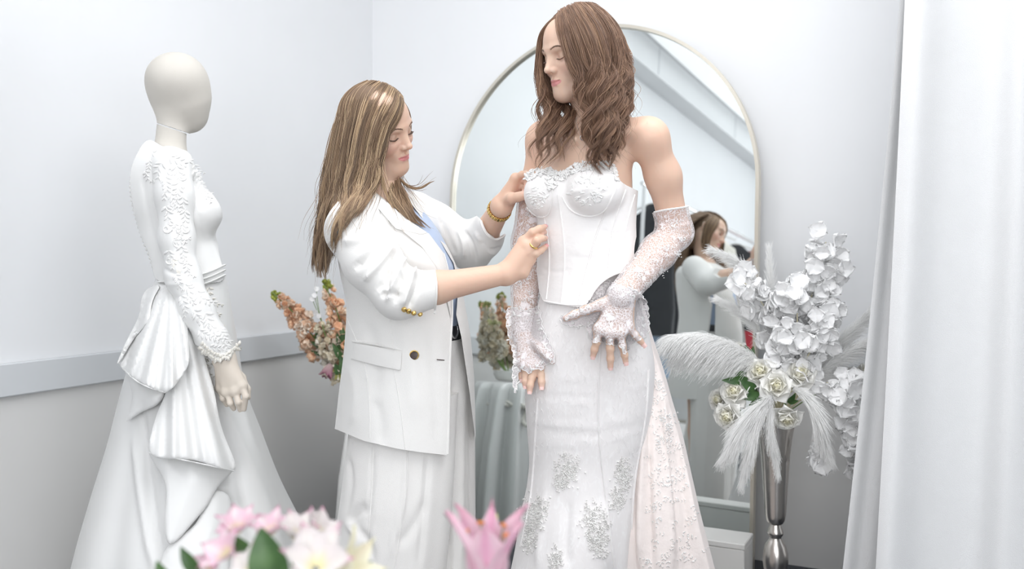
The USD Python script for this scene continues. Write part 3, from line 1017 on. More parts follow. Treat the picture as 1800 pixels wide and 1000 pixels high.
# ------------------------------------------------------------------ the dress form
MD = 2.75                                              # its distance
man = thing('mannequin', 'faceless linen mannequin with pale hands at the left wall, turned away', 'mannequin')
f = Field(W(205, 1120, MD) - (0.1, 0.3, 0.35), W(450, 80, MD) + (0.1, 0.3, 0.05), 0.006)
hc = W(313, 158, MD)
Rh = frame_z((0.14, 0.0, 1.0), (0.6, 1, 0))
hf = Field(hc - (0.16, 0.17, 0.23), hc + (0.16, 0.17, 0.14), 0.004)
hf.ell(W(311, 143, MD), (0.0905, 0.096, 0.086), k=0)
hf.ell(W(317, 172, MD + 0.02), (0.082, 0.085, 0.098), frame_z((-0.12, 0, 1)), k=0.03)
hf.cone(W(328, 185, MD + 0.03), W(336, 207, MD + 0.045), 0.058, 0.040, 0.04)
hf.cone(W(304, 200, MD), W(302, 250, MD), 0.043, 0.045, 0.02)
head = hf.mesh(3)
cut = prism_px([(200, 60), (420, 60), (420, 262), (335, 235.5), (270, 214), (200, 190)], 2.3, 3.2)
neck_cut = prism_px([(200, 191), (270, 216), (335, 237.5), (420, 264), (420, 400), (200, 400)], 2.3, 3.2)
hm = to_man(head)
obj('head', from_man(hm ^ to_man(cut)), M['linen'], man, 40)
f.cone(W(303, 205, MD), W(299, 268, MD), 0.041, 0.046, 0.02)
f.cone(W(284, 296, MD + 0.02), W(306, 296, MD - 0.01), 0.040, 0.040, 0.05)
f.cone(W(296, 325, MD), W(308, 400, MD), 0.06, 0.06, 0.05)
f.cone(W(318, 450, MD), W(330, 560, MD), 0.06, 0.08, 0.05)
body = f.mesh(2)
obj('torso', from_man(to_man(body) ^ to_man(neck_cut) ^ to_man(prism_px([(180, 190), (480, 190), (480, 560), (180, 560)], 2.2, 3.4))), M['linen'], man, 40)
ring = [W(283, 222, MD - 0.036), W(305, 229, MD - 0.044), W(327, 237, MD - 0.02)]


def hand_mesh(field, wrist, wr, palm, fingers, frad, thumb=None, trad=None, k=0.006):
    """A palm hull of cones and five separate fingers; all joints are points in space."""
    for q, r in palm: field.cone(wrist, q, wr, r, 0.012)
    for i in range(len(palm) - 1): field.cone(palm[i][0], palm[i + 1][0], palm[i][1], palm[i + 1][1], 0.008)
    for fg, fr_ in zip(fingers, frad): field.chain(fg, fr_, k)
    if thumb is not None: field.chain(thumb, trad, 0.008)


HD = MD - 0.17
hd = Field(W(350, 740, HD) - (0.02, 0.12, 0.0), W(455, 575, HD) + (0.02, 0.1, 0.0), 0.0022)
wr = W(394, 630, HD)
kn = [W(388, 682, HD + 0.016), W(400, 688, HD - 0.004), W(414, 687, HD - 0.012), W(426, 678, HD - 0.012)]
hd.cone(W(380, 595, HD), wr, 0.031, 0.028, 0.01)
fing = []
for i, (p2, p3) in enumerate([((392, 700), (399, 711)), ((405, 708), (411, 718)), ((419, 707), (422, 720)), ((432, 697), (429, 719))]):
    dz = [0.016, -0.004, -0.012, -0.012][i]
    fing.append([kn[i], W(*p2, HD + dz - 0.010), W(*p3, HD + dz + 0.006)])
hand_mesh(hd, wr, 0.027, [(kn[0], 0.0145), (kn[1], 0.0148), (kn[2], 0.0148), (kn[3], 0.0135)], fing, [(0.0098, 0.0088, 0.0072)] * 4,
          [wr + (0.012, 0.01, -0.02), W(424, 664, HD + 0.02), W(434, 684, HD + 0.008), W(436, 698, HD + 0.004)], (0.017, 0.012, 0.0098, 0.008), 0.004)
obj('hand', hd.mesh(2), M['hand_plastic'], man, 50, label='pale plastic hand below the lace cuff')
pole = W(318, 560, MD)
obj('stand_pole', boxm((pole[0] - 0.012, pole[1] - 0.012, 0.015), (pole[0] + 0.012, pole[1] + 0.012, W(318, 545, MD)[2]), 0.004), M['champagne'], man, 30)
bs = lathe([(0, 0), (0.17, 0), (0.175, 0.006), (0.16, 0.014), (0.02, 0.02), (0, 0.02)], 40); bs.apply_translation((pole[0], pole[1], 0))
obj('stand_base', bs, M['champagne'], man, 40)

# ------------------------------------------------------------------ the satin gown on it
gown = thing('wedding_gown', 'white satin wedding gown with lace sleeves and a bustle train on the mannequin', 'wedding dress')
bd = Field(W(190, 560, MD) - (0.0, 0.3, 0.0), W(440, 230, MD) + (0.0, 0.3, 0.0), 0.005)
bd.cone(W(268, 281, MD + 0.05), W(300, 283, MD - 0.06), 0.050, 0.050, 0.06)
bd.cone(W(262, 300, MD + 0.02), W(272, 350, MD), 0.065, 0.075, 0.08)
bd.cone(W(288, 320, MD), W(315, 440, MD), 0.105, 0.092, 0.08)
bd.cone(W(318, 440, MD), W(333, 500, MD), 0.092, 0.098, 0.06)
bd.cone(W(337, 498, MD), W(337, 560, MD), 0.098, 0.13, 0.06)
bd.ell(W(352, 372, MD - 0.035), (0.066, 0.06, 0.06), k=0.05)
bd.ell(W(350, 372, MD + 0.07), (0.068, 0.06, 0.06), k=0.05)
bodice = bd.mesh(3)
outl = spline([(262, 246), (240, 272), (230, 300), (229, 330), (234, 365), (248, 415), (266, 462), (277, 494), (300, 500), (350, 498), (394, 490), (389, 460), (384, 425), (390, 392), (391, 376), (384, 356), (362, 328), (344, 300), (332, 268), (318, 262), (292, 260)], 120, True)
bm = from_man(to_man(bodice) ^ to_man(prism_px(outl, 2.2, 3.3)))
bm = sculpt(bm, [([(330, 350), (350, 390), (362, 440)], 8, -0.004), ([(250, 300), (262, 380), (285, 470)], 6, -0.003)])
obj('bodice', bm, M['satin'], gown, 45)
db = Depth(bodice)
# skirt
fold_rng = np.random.default_rng(3)
fc = [(fold_rng.uniform(0, 2 * np.pi), fold_rng.uniform(0.10, 0.3), fold_rng.uniform(-0.10, 0.12)) for _ in range(16)]


def fold_skirt(th, v):
    o = 0 * th
    for c, w, a in fc:
        dd = np.angle(np.exp(1j * (th - c)))
        o += a * np.exp(-(dd / w) ** 2)
    return o * max(v - 0.12, 0) ** 0.9


yfl = HY + (H - 0.012) / MD * F
skirt = silhouette([(484, 283, 394, MD, 0.10), (505, 272, 397, MD, 0.12), (540, 262, 402, MD, 0.145), (600, 246, 412, MD, 0.17), (680, 224, 423, MD, 0.2), (770, 203, 452, MD, 0.25),
                    (860, 178, 482, MD, 0.31), (930, 160, 512, MD, 0.36), (1000, 143, 545, MD, 0.40), (yfl, 95, 600, MD, 0.5)], 160, 90, fold_skirt)
skirt = sculpt(skirt, [([(322, 560), (400, 740), (470, 900), (500, 1000)], 12, 0.012), ([(330, 560), (372, 700), (430, 880), (450, 1000)], 9, -0.010), ([(236, 760), (262, 960), (270, 1000)], 7, 0.012),
                       ([(248, 700), (282, 960), (290, 1000)], 6, -0.012), ([(400, 640), (450, 800), (520, 980)], 10, 0.01)])
obj('skirt', skirt, M['satin'], gown, 50)
ds = Depth(skirt)
# sleeve
sl = Field(W(240, 660, MD) - (0, 0.25, 0), W(440, 230, MD) + (0, 0.15, 0), 0.0045)
arm = [W(300, 296, MD - 0.075), W(307, 345, MD - 0.105), W(311, 420, MD - 0.125), W(322, 487, MD - 0.14), W(346, 545, MD - 0.17), W(374, 598, MD - 0.18), W(393, 628, MD - 0.175)]
sl.chain(arm, (0.060, 0.050, 0.046, 0.045, 0.043, 0.040, 0.036), 0.03)
sl.ell(W(296, 285, MD - 0.06), (0.052, 0.05, 0.04), k=0.03)
slm = sl.mesh(3)
slm = from_man(to_man(slm) ^ to_man(prism_px([(230, 200), (480, 200), (480, 560), (440, 616), (402, 630), (372, 634), (352, 610), (230, 560)], 2.2, 3.2)))
slm = sculpt(slm, [([(285, 470), (312, 482), (340, 478)], 4, -0.004), ([(288, 500), (318, 498), (346, 488)], 4, 0.003), ([(300, 525), (330, 520), (360, 515)], 5, -0.003)])
slv = obj('sleeve', slm, M['satin'], gown, 45)
dsl = Depth(slm)
g = np.random.default_rng(11)
items = []
for (x, y, sz, an, n) in [(300, 275, 34, 0.6, 5), (285, 285, 34, 2.0, 5), (310, 290, 36, 1.4, 5), (290, 310, 36, 1.2, 6), (315, 320, 38, 1.9, 6), (300, 340, 30, 1.0, 5), (322, 345, 30, 1.7, 5), (292, 362, 34, 1.4, 5),
                          (325, 370, 30, 1.6, 5), (296, 395, 22, 0.9, 4), (322, 398, 26, 1.9, 4), (305, 420, 26, 0.3, 5), (318, 432, 30, 1.4, 5), (296, 440, 30, 1.5, 5), (330, 460, 26, 1.6, 5), (308, 482, 28, 1.0, 5),
                          (325, 500, 34, 0.9, 6), (345, 510, 36, 1.1, 6), (318, 520, 34, 1.1, 5), (340, 545, 36, 0.9, 6), (360, 550, 40, 1.0, 6), (350, 580, 34, 0.9, 6), (372, 585, 34, 0.9, 6), (385, 575, 34, 1.2, 6), (368, 610, 28, 0.4, 5), (395, 605, 24, 1.2, 5),
                          (340, 300, 22, 0.9, 4)]:
    items += sprig(x, y, sz, an, g, n)
obj('lace_applique', domes(dsl, items, 0.0022), M['lace'], slv, 50, label='raised white floral lace along the sleeve').SetCustomDataByKey('kind', 'stuff')
for (cx, cy, r, tw) in [(293, 402, 9, 1), (327, 402, 9, -1), (297, 458, 8, 1), (322, 456, 8, -1), (300, 365, 8, -1), (318, 366, 8, 1), (312, 425, 12, 1), (300, 300, 9, 1), (322, 310, 9, -1)]:
    a = np.linspace(0, 5.2, 22); rr_ = r * (1 - a / 7.5)
    obj('lace_scroll', stroke(dsl, np.column_stack([cx + tw * rr_ * np.cos(a), cy + rr_ * np.sin(a)]), 0.0022, 36), M['lace'], slv, 50)
for (a_, b_) in [((312, 395), (312, 372)), ((305, 470), (318, 450)), ((314, 482), (312, 462))]:
    obj('tulle_inset', patch(dsl, spline([a_, (a_[0] + 5, (a_[1] + b_[1]) / 2), b_, (a_[0] - 5, (a_[1] + b_[1]) / 2)], 16, True), 0.0006, 0.0004, 3), M['ivory_lace'], slv, 50, label='sheer ivory opening in the sleeve lace')
items = []
for k in range(16):
    t = k / 15; x = 352 + 66 * t; y = 612 + 22 * math.sin(t * 3.1) - 2 * t
    items += [(x, y + g.uniform(-3, 4), 5.5, 3.4, g.uniform(0, 6.3)), (x + 3, y - 8, 5, 3, g.uniform(0, 6.3))]
obj('lace_cuff', domes(dsl, items, 0.004), M['ivory_lace'], slv, 50, label='scalloped ivory lace cuff')
# shoulder and skirt lace
items = []
for (x, y, sz, an, n) in [(268, 268, 26, 0.3, 5), (262, 282, 22, 1.4, 5), (255, 300, 20, 1.2, 4), (282, 266, 22, 0.4, 4), (344, 308, 26, 1.0, 5), (350, 322, 26, 0.9, 5), (358, 335, 22, 0.8, 5), (342, 290, 20, 1.1, 4)]:
    items += sprig(x, y, sz, an, g, n)
obj('shoulder_lace', domes(db, items, 0.0025), M['lace'], gown, 50, label='lace flowers over the shoulder of the bodice').SetCustomDataByKey('kind', 'stuff')
items = []
for k in range(46):
    t = g.uniform(0, 1); x = 352 + 36 * t + g.uniform(-14, 16); y = 505 + 130 * t + g.uniform(-8, 8)
    items += sprig(x, y, g.uniform(16, 28), g.uniform(0.4, 2.2), g, 4)
for k in range(16):
    t = k / 15; items += sprig(345 + 22 * t, 560 + 150 * t, 20, 1.2 + g.uniform(-0.5, 0.5), g, 4)
obj('skirt_lace', domes(ds, items, 0.003), M['ivory_lace'], gown, 50, label='ivory lace panel over the hip').SetCustomDataByKey('kind', 'stuff')
# sash, buttons
for k, (ya, yb_) in enumerate([(474, 480), (483, 489), (492, 498)]):
    p = spline([(280, ya + 22), (330, ya + 14), (365, ya + 5), (394, ya - 8)], 30)
    obj('sash_fold', sweep(db.on(p, 0.002), 0.0072, 10, 0.45), M['satin'], gown, 50)
bt = spline([(238, 288), (230, 318), (231, 345), (240, 385), (253, 425), (268, 465), (276, 492)], 27)
for p in bt:
    b = trimesh.creation.icosphere(2, 0.0062); b.apply_translation(W(p[0] + 1, p[1], MD + 0.01))
    obj('button', b, M['pearl'], gown, True)
# the bustle: folded satin tiers falling from the back of the waist
bus = None


def tier(name, poly, lift, bulge, n=90, seg=True, m='satin'):
    pl = spline(poly, n, True) if seg else polyline(np.vstack([poly, poly[:1]]), n)
    return obj(name, patch(ds, pl, 0.004, lift, 4.0, bulge), M[m], gown, 50)


def edge(pts, lift, r=0.0022):
    p = spline(pts, 40); d = ds.at(p[:, 0], p[:, 1]) - (lift(p[:, 0], p[:, 1]) if callable(lift) else lift)
    return sweep(Wn(np.column_stack([p, d])), r, 8)


def down(a, b, y0, y1, x0=302.0, k=11.0, amp=0.011, ph=0.6):
    def fn(x, y):
        t = np.clip((y - y0) / (y1 - y0), 0, 1); fi = np.arctan2(x - x0, np.maximum(y - 470.0, 5))
        return a + (b - a) * t + amp * np.minimum(1, 0.35 + t) * np.sin(k * fi * 3 + ph) + amp * 0.5 * t * np.sin(k * fi * 7.3 + 1.0)
    return fn
P_A2 = [(213, 640), (232, 660), (262, 678), (289, 688), (280, 708), (250, 724), (222, 741), (232, 700)]
tier('bustle_underfold', P_A2, 0.03, 0.01)
P_B2 = [(263, 797), (330, 808), (408, 829), (388, 850), (366, 886), (340, 918), (298, 956), (290, 900), (286, 840)]
tier('bustle_underfold', P_B2, 0.035, 0.012, 110)
P_C = [(297, 957), (345, 918), (380, 862), (396, 866), (402, 930), (398, 1010), (340, 1040), (290, 1040)]
tier('bustle_lower_fold', P_C, 0.02, 0.015)
P_B = [(300, 506), (322, 510), (352, 590), (377, 690), (396, 770), (411, 827), (372, 818), (320, 807), (263, 795), (266, 762), (278, 722), (292, 688), (298, 640), (296, 570)]
tier('bustle_tier', P_B, down(0.016, 0.085, 520, 800), 0.008, 150)
obj('tier_hem', edge([(263, 796), (320, 808), (372, 819), (411, 828)], lambda x, y: down(0.016, 0.085, 520, 800)(x, y) + 0.002), M['satin'], gown, 50)
P_A = [(268, 504), (298, 502), (322, 512), (330, 580), (331, 640), (312, 672), (291, 690), (262, 680), (234, 664), (209, 636), (222, 606), (238, 570), (252, 535)]
tier('bustle_tier', P_A, down(0.018, 0.115, 510, 680, ph=2.0), 0.010, 150)
obj('tier_hem', edge([(209, 637), (234, 665), (262, 681), (291, 690)], lambda x, y: down(0.018, 0.115, 510, 680, ph=2.0)(x, y) + 0.002), M['satin'], gown, 50)
P_D = [(262, 506), (280, 502), (272, 520), (262, 560), (240, 590), (214, 630), (207, 640), (222, 600), (246, 545)]
tier('bow_loop', P_D, down(0.03, 0.10, 510, 640, amp=0.003), 0.012, 90)

# ------------------------------------------------------------------ the bride
BD = 2.36
SKIN_B = np.array((0.72, 0.495, 0.38))
bride = thing('person', 'woman with long wavy brown hair in a white lace corset gown and lace sleeves', 'person')
RB = facing(35, 0)                                     # her body is turned to the left
HRB = facing(60, 15, 2); HOB = W(955.6, 126, 2.268) - HRB @ np.array([0, 0.1155, -0.030])   # her head looks down over her right shoulder
nk = W(1043, 226, 2.345)
hbm = head_mesh(neck=(HRB.T @ (nk - HOB), 0.0455), smile=1.0, jaw=0.97, lip=0.95)
headw = tm(R_apply(HRB, HOB, hbm.vertices), hbm.faces)


def torso_field(h, lo, hi, off=0.0):
    f = Field(lo, hi, h); o = off
    c = lambda x, y, d=BD: W(x, y, d)
    f.ell(c(1032, 268, 2.365), (0.128 + o, 0.074 + o, 0.075 + o), RB, k=0)
    f.ell(c(1030, 330, 2.36), (0.126 + o, 0.090 + o, 0.105 + o), RB, k=0.05)
    f.ell(c(1030, 395, 2.36), (0.118 + o, 0.088 + o, 0.10 + o), RB, k=0.05)
    f.ell(c(1031, 460, 2.365), (0.104 + o, 0.074 + o, 0.10 + o), RB, k=0.05)
    f.ell(c(1036, 560, 2.38), (0.118 + o, 0.082 + o, 0.12 + o), RB, k=0.06)
    f.ell(c(1036, 640, 2.385), (0.120 + o, 0.084 + o, 0.13 + o), RB, k=0.06)
    return f


SLj, SRj = W(1142, 243, 2.285), W(956, 246, 2.455)
lo, hi = np.array([-0.12, 2.0, 0.0]), np.array([0.56, 2.66, W(0, 150, 2.3)[2]])
bf = torso_field(0.0045, lo, hi)
bf.cone(W(1043, 185, 2.345), nk, 0.036, 0.044, 0.02)
bf.cone(nk + (0, 0, 0.02), W(1042, 262, 2.36), 0.044, 0.07, 0.05)
for j, s_ in ((SLj, 1), (SRj, -1)):
    bf.cone(W(1042 + s_ * 20, 222, 2.355 - s_ * 0.01), j + (-s_ * 0.012, 0, 0.012), 0.036, 0.034, 0.035)
    bf.ell(j, (0.044, 0.042, 0.044), k=0.03)
# collar bones
for s_, j in ((1, SLj), (-1, SRj)):
    a_ = W(1022 + s_ * 9, 246, 2.285); bf.cone(a_, j + (-s_ * 0.03, -0.028, 0.018), 0.0075, 0.0065, 0.018)
ELb, WLb = W(1187, 408, 2.36), W(1098, 512, 2.195)
ERb, WRb = W(928, 425, 2.49), W(921, 588, 2.385)
bf.chain([SLj, W(1166, 310, 2.315), ELb], (0.043, 0.041, 0.037), 0.03)
bf.chain([ELb, ELb + 0.35 * (WLb - ELb), WLb], (0.038, 0.0395, 0.0265), 0.02)
bf.chain([SRj, W(942, 330, 2.475), ERb], (0.042, 0.040, 0.036), 0.03)
bf.chain([ERb, ERb + 0.35 * (WRb - ERb), WRb], (0.036, 0.038, 0.026), 0.02)
for s_ in (-1, 1):                                     # bust, then legs
    cb = W(1031, 338, BD) + RB @ np.array([s_ * 0.064, 0.066, 0.0])
    bf.ell(cb, (0.062, 0.060, 0.062), RB, k=0.03)
    hp = W(1036, 690, 2.37) + RB @ np.array([s_ * 0.042, -0.02, 0])
    fl = np.array([hp[0], hp[1], 0.0])
    bf.chain([hp, np.array([hp[0], hp[1] - 0.01, 0.5]), fl + (0, 0, 0.09)], (0.072, 0.048, 0.032), 0.03)
    ft = RB @ np.array([s_ * 0.02, 0.16, 0.0])
    bf.cone(fl + (0, 0, 0.06), fl + ft + (0, 0, 0.025), 0.030, 0.022, 0.02)
torso = bf.mesh(3)


def hand_field(joints_lo, joints_hi, h=0.0021):
    return Field(joints_lo - 0.05, joints_hi + 0.05, h)


# her left hand, spread on the front of the skirt
hy = 2.172
Lk = [W(1052, 578, hy), W(1072, 584, hy - 0.002), W(1091, 584, hy), W(1106, 574, hy + 0.008)]
LF = [[Lk[0], W(1049, 601, hy + 0.002), W(1045, 614, hy + 0.008), W(1042.5, 626, hy + 0.014)],
      [Lk[1], W(1072.5, 612, hy), W(1073, 630, hy + 0.007), W(1073, 645, hy + 0.013)],
      [Lk[2], W(1094, 608, hy + 0.002), W(1098, 624, hy + 0.009), W(1100, 637, hy + 0.015)],
      [Lk[3], W(1117, 589, hy + 0.01), W(1125, 598, hy + 0.015), W(1131, 606, hy + 0.019)]]
TL = [WLb + (-0.012, -0.008, -0.01), W(1056, 536, hy + 0.006), W(1030, 545, hy + 0.01), W(1010, 553, hy + 0.014), W(995, 560, hy + 0.018)]
allp = np.array([p for q in LF for p in q] + TL + [WLb])
hl = hand_field(allp.min(0), allp.max(0))
hl.cone(ELb + 0.72 * (WLb - ELb), WLb, 0.0315, 0.0262, 0.01)
hand_mesh(hl, WLb, 0.0245, [(Lk[0], 0.0125), (Lk[1], 0.013), (Lk[2], 0.0125), (Lk[3], 0.0115)], LF, [(0.0098, 0.0090, 0.0083, 0.0070), (0.0100, 0.0092, 0.0085, 0.0072), (0.0096, 0.0088, 0.0080, 0.0068), (0.0086, 0.0078, 0.0070, 0.0060)], TL, (0.018, 0.0125, 0.0105, 0.0095, 0.0075))
# her right hand, hanging at her thigh
Rk = [W(951, 640, 2.285), W(938, 645, 2.287), W(926, 644, 2.297), W(917, 638, 2.312)]
RF = [[Rk[0], W(951, 659, 2.275), W(952, 671, 2.268), W(952, 681, 2.265)],
      [Rk[1], W(935, 664, 2.278), W(932, 677, 2.272), W(931, 688, 2.27)],
      [Rk[2], W(924, 660, 2.292), W(923, 670, 2.288), W(923.5, 679, 2.286)],
      [Rk[3], W(916, 652, 2.312), W(916, 661, 2.31), W(917, 668, 2.308)]]
TR = [WRb + (0.012, -0.01, -0.01), W(950, 612, 2.285), W(960, 622, 2.268), W(966, 629, 2.262), W(971, 635, 2.26)]
allp = np.array([p for q in RF for p in q] + TR + [WRb])
hr = hand_field(allp.min(0), allp.max(0))
hr.cone(ERb + 0.72 * (WRb - ERb), WRb, 0.031, 0.0258, 0.01)
hand_mesh(hr, WRb, 0.024, [(Rk[0], 0.0125), (Rk[1], 0.013), (Rk[2], 0.0125), (Rk[3], 0.0115)], RF, [(0.0095, 0.0088, 0.0082, 0.0070), (0.0098, 0.0090, 0.0084, 0.0072), (0.0094, 0.0086, 0.0080, 0.0068), (0.0084, 0.0076, 0.0070, 0.0060)], TR, (0.017, 0.012, 0.0105, 0.0095, 0.0075))
HLm, HRm = hl.mesh(2), hr.mesh(2)
ub = to_man(torso) + to_man(headw) + to_man(HLm) + to_man(HRm)
bodyb = from_man(ub)


def skin_tint(m, R, o, skin, tips, **kw):
    v = np.array(m.vertices); loc = (v - o) @ R
    c = face_tint(loc, skin, **kw)
    far = np.linalg.norm(loc, axis=1) > 0.16
    c[far] = skin
    for p, q in tips:                                  # fingertips are pinker
        d = np.linalg.norm(v - q, axis=1); w = (0.45 * np.exp(-(d / 0.014) ** 2))[:, None]
        c = c * (1 - w) + np.array((0.80, 0.46, 0.40)) * w
    return c


tipsB = [(q[-2], q[-1]) for q in LF + RF + [TL, TR]]
obj('body', bodyb, M['skin'], bride, True, color=skin_tint(bodyb, HRB, HOB, SKIN_B, tipsB, lip=(0.66, 0.27, 0.27), b=0.35))


def nail(p, q, toward, r=0.0066):
    """A small curved nail on the back of a fingertip."""
    d = unit(q - p); n = unit(toward - d * (toward @ d)); s = np.cross(d, n)
    c = q + d * 0.001
    u, v_ = np.meshgrid(np.linspace(-1, 1, 7), np.linspace(-1, 1, 6), indexing='ij')
    P = c + (v_[..., None] * 0.0055) * d + s * (u * r * 0.78)[..., None] + n * (np.sqrt(np.clip(r * r * 1.08 - (u * r * 0.78) ** 2, 0, 1)) - 0.0006 * v_ ** 2)[..., None]
    return sheet(P, 0.0006)


cam_dir = np.array([0, -1.0, 0.15])
for q in LF + RF: obj('fingernail', nail(q[-2], q[-1], cam_dir), M['nail'], bride, True)
bb, bl = face_hair(hbm, HRB, HOB, None, np.random.default_rng(2))
curves('eyebrows', bb, [(0.0007, 0.0003)] * len(bb), M['brow'], bride)
curves('eyelashes', bl, [(0.0006, 0.0003)] * len(bl), M['brow_dark'], bride)

# corset
cf = Field(W(900, 600, 2.36) - (0, 0.28, 0), W(1150, 270, 2.36) + (0, 0.22, 0), 0.004)
o = 0.011
for (x, y, d, r) in [(1031, 330, 2.36, (0.128, 0.092, 0.10)), (1030, 395, 2.36, (0.123, 0.090, 0.10)), (1031, 455, 2.36, (0.124, 0.093, 0.09)), (1034, 520, 2.365, (0.146, 0.112, 0.09)), (1036, 580, 2.37, (0.170, 0.130, 0.1))]:
    cf.ell(W(x, y, d), np.array(r) + o, RB, k=0 if y == 330 else 0.045)
for s_ in (-1, 1):
    cb = W(1031, 341, BD) + RB @ np.array([s_ * 0.066, 0.066, 0.0])
    cf.ell(cb, (0.072, 0.068, 0.066), RB, k=0.012)
cors = cf.mesh(2)
cpoly = spline([(919, 345), (921, 325), (928, 312), (945, 302), (966, 300), (981, 309), (1000, 300), (1017, 293), (1049, 288), (1074, 292), (1086, 312), (1106, 328), (1130, 345), (1130, 360), (1123, 400), (1115, 440), (1109, 476),
                (1085, 482), (1062, 494), (1045, 512), (1036, 528), (1030, 537), (990, 536), (956, 530), (946, 500), (942, 460), (940, 430), (938, 400), (930, 385), (920, 368)], 200, True)
cm_ = from_man(to_man(cors) ^ to_man(prism_px(cpoly, 2.0, 2.8)))
folds = [([(935, 345), (950, 335), (966, 325)], 3, 0.002), ([(932, 360), (950, 352), (968, 340)], 3, -0.002), ([(1000, 340), (1030, 332), (1070, 322)], 3.5, 0.002), ([(1005, 352), (1040, 345), (1076, 334)], 3, -0.002),
         ([(1050, 402), (1075, 410), (1112, 404)], 4, -0.0015), ([(1060, 430), (1085, 436), (1108, 432)], 4, 0.0015), ([(948, 470), (975, 478), (1000, 474)], 4, -0.0012), ([(1000, 450), (1040, 455), (1090, 446)], 5, -0.0012)]
cm_ = sculpt(cm_, folds)
cor = obj('corset', cm_, M['corset'], bride, 40)
dc = Depth(cors)
for pts in ([(980, 342), (990, 410), (992, 470), (986, 534)], [(956, 380), (965, 438), (960, 526)], [(1082, 334), (1052, 402), (1032, 470), (1016, 534)], [(1100, 334), (1078, 402), (1068, 488)], [(1116, 342), (1100, 402), (1090, 478)],
            [(956, 529), (990, 535), (1030, 536)], [(1036, 527), (1045, 511), (1062, 493), (1085, 481), (1108, 475)], [(988, 346), (1000, 366), (1028, 380), (1056, 375), (1076, 350), (1086, 318)], [(926, 364), (940, 378), (958, 381), (969, 362), (971, 330)]):
    obj('boning_seam', stroke(dc, pts, 0.0021, 50, 0.0004), M['corset'], cor, 50)
g = np.random.default_rng(21)
items = []
hem = spline([(924, 312), (945, 300), (966, 299), (981, 308), (1000, 299), (1017, 292), (1049, 287), (1074, 291), (1084, 308)], 60)
for p in hem:
    for k in range(5):
        items.append((p[0] + g.uniform(-3, 3), p[1] + g.uniform(-5, 9), g.uniform(2.5, 5.5), g.uniform(1.5, 2.6), g.uniform(0, 6.28), g.uniform(0.002, 0.0055)))
obj('lace_ruffle', domes(dc, items, 0.005, lift=0.002), M['lace'], cor, 50, label='ruffled lace edging the top of the corset')
items = []
for k in range(26):
    a_ = g.uniform(0, 6.28); items.append((969 + g.uniform(-7, 7), 322 + g.uniform(-9, 10), g.uniform(4, 8), g.uniform(1.8, 3), a_, g.uniform(0.002, 0.007)))
obj('lace_bow', domes(dc, items, 0.007, lift=0.002), M['lace'], cor, 50, label='gathered lace knot between the cups')
items = []
for (cx, cy, n_, rx, ry) in [(1035, 335, 60, 38, 26), (945, 345, 36, 18, 24)]:
    for k in range(n_):
        a_ = g.uniform(0, 6.28); r_k = math.sqrt(g.uniform(0, 1))
        items.append((cx + rx * r_k * math.cos(a_), cy + ry * r_k * math.sin(a_), g.uniform(3, 7), g.uniform(1.5, 2.8), g.uniform(0, 6.28)))
obj('cup_lace', domes(dc, items, 0.0012), M['lace'], cor, 50, label='raised lace flowers over the cups').SetCustomDataByKey('kind', 'stuff')

# mermaid skirt and train
g = np.random.default_rng(31)
mf = [(g.uniform(0, 6.28), g.uniform(0.12, 0.3), g.uniform(-0.08, 0.1)) for _ in range(14)]


def mermaid(th, v):
    o = 0 * th
    for c, w, a in mf: o += a * np.exp(-(np.angle(np.exp(1j * (th - c))) / w) ** 2)
    return o * np.clip((v - 0.42) / 0.3, 0, 1)


yfb = HY + (H - 0.01) / BD * F
skirt_b = silhouette([(466, 960, 1105, 2.36, 0.088), (500, 954, 1114, 2.362, 0.099), (530, 947, 1123, 2.364, 0.108), (560, 939, 1132, 2.367, 0.122), (600, 931, 1143, 2.37, 0.138), (650, 925, 1150, 2.37, 0.142), (700, 923, 1147, 2.37, 0.14), (760, 927, 1137, 2.37, 0.134),
                      (810, 930, 1126, 2.37, 0.128), (850, 926, 1120, 2.37, 0.132), (900, 915, 1114, 2.37, 0.148), (950, 907, 1109, 2.37, 0.165), (1000, 897, 1106, 2.37, 0.185), (1060, 880, 1112, 2.37, 0.21), (yfb, 820, 1150, 2.38, 0.27)], 180, 120, mermaid)
hand_press = []
fl_ = [([(930, 555), (1000, 562), (1090, 570)], 5, 0.003), ([(935, 668), (1000, 664), (1060, 660)], 6, 0.004), ([(930, 690), (1010, 700), (1135, 684)], 7, -0.004), ([(930, 705), (1040, 704), (1144, 672)], 5, 0.005),
       ([(930, 740), (1040, 748), (1135, 728)], 6, 0.004), ([(930, 755), (1020, 764), (1130, 750)], 6, -0.004), ([(1055, 765), (1090, 768), (1130, 752)], 4, 0.004), ([(1060, 800), (1090, 798), (1120, 782)], 5, 0.003), ([(932, 775), (980, 782), (1045, 776)], 6, 0.003),
       ([(1055, 640), (1100, 650), (1140, 640)], 6, 0.003), ([(940, 590), (980, 600), (1030, 596)], 6, -0.003), ([(960, 860), (950, 930), (945, 1000)], 7, 0.006), ([(1000, 880), (996, 940), (998, 1000)], 8, -0.006), ([(1060, 880), (1064, 940), (1070, 1000)], 8, 0.006)]
skirt_b = sculpt(skirt_b, [(p_, w_ * 0.5, a_ * 0.55) if p_[0][1] < 830 else (p_, w_, a_) for p_, w_, a_ in fl_])
sk = obj('skirt', skirt_b, M['skirt_lace'], bride, 50)
dk = Depth(skirt_b)
for pts in ([(1060, 500), (1055, 620), (1052, 740), (1062, 850), (1080, 1000)], [(945, 700), (940, 780), (934, 860), (915, 960)], [(1140, 650), (1134, 740), (1118, 830), (1110, 930)]):
    obj('skirt_seam', stroke(dk, pts, 0.003, 60, 0.0003), M['skirt_lace'], sk, 50)
items = []
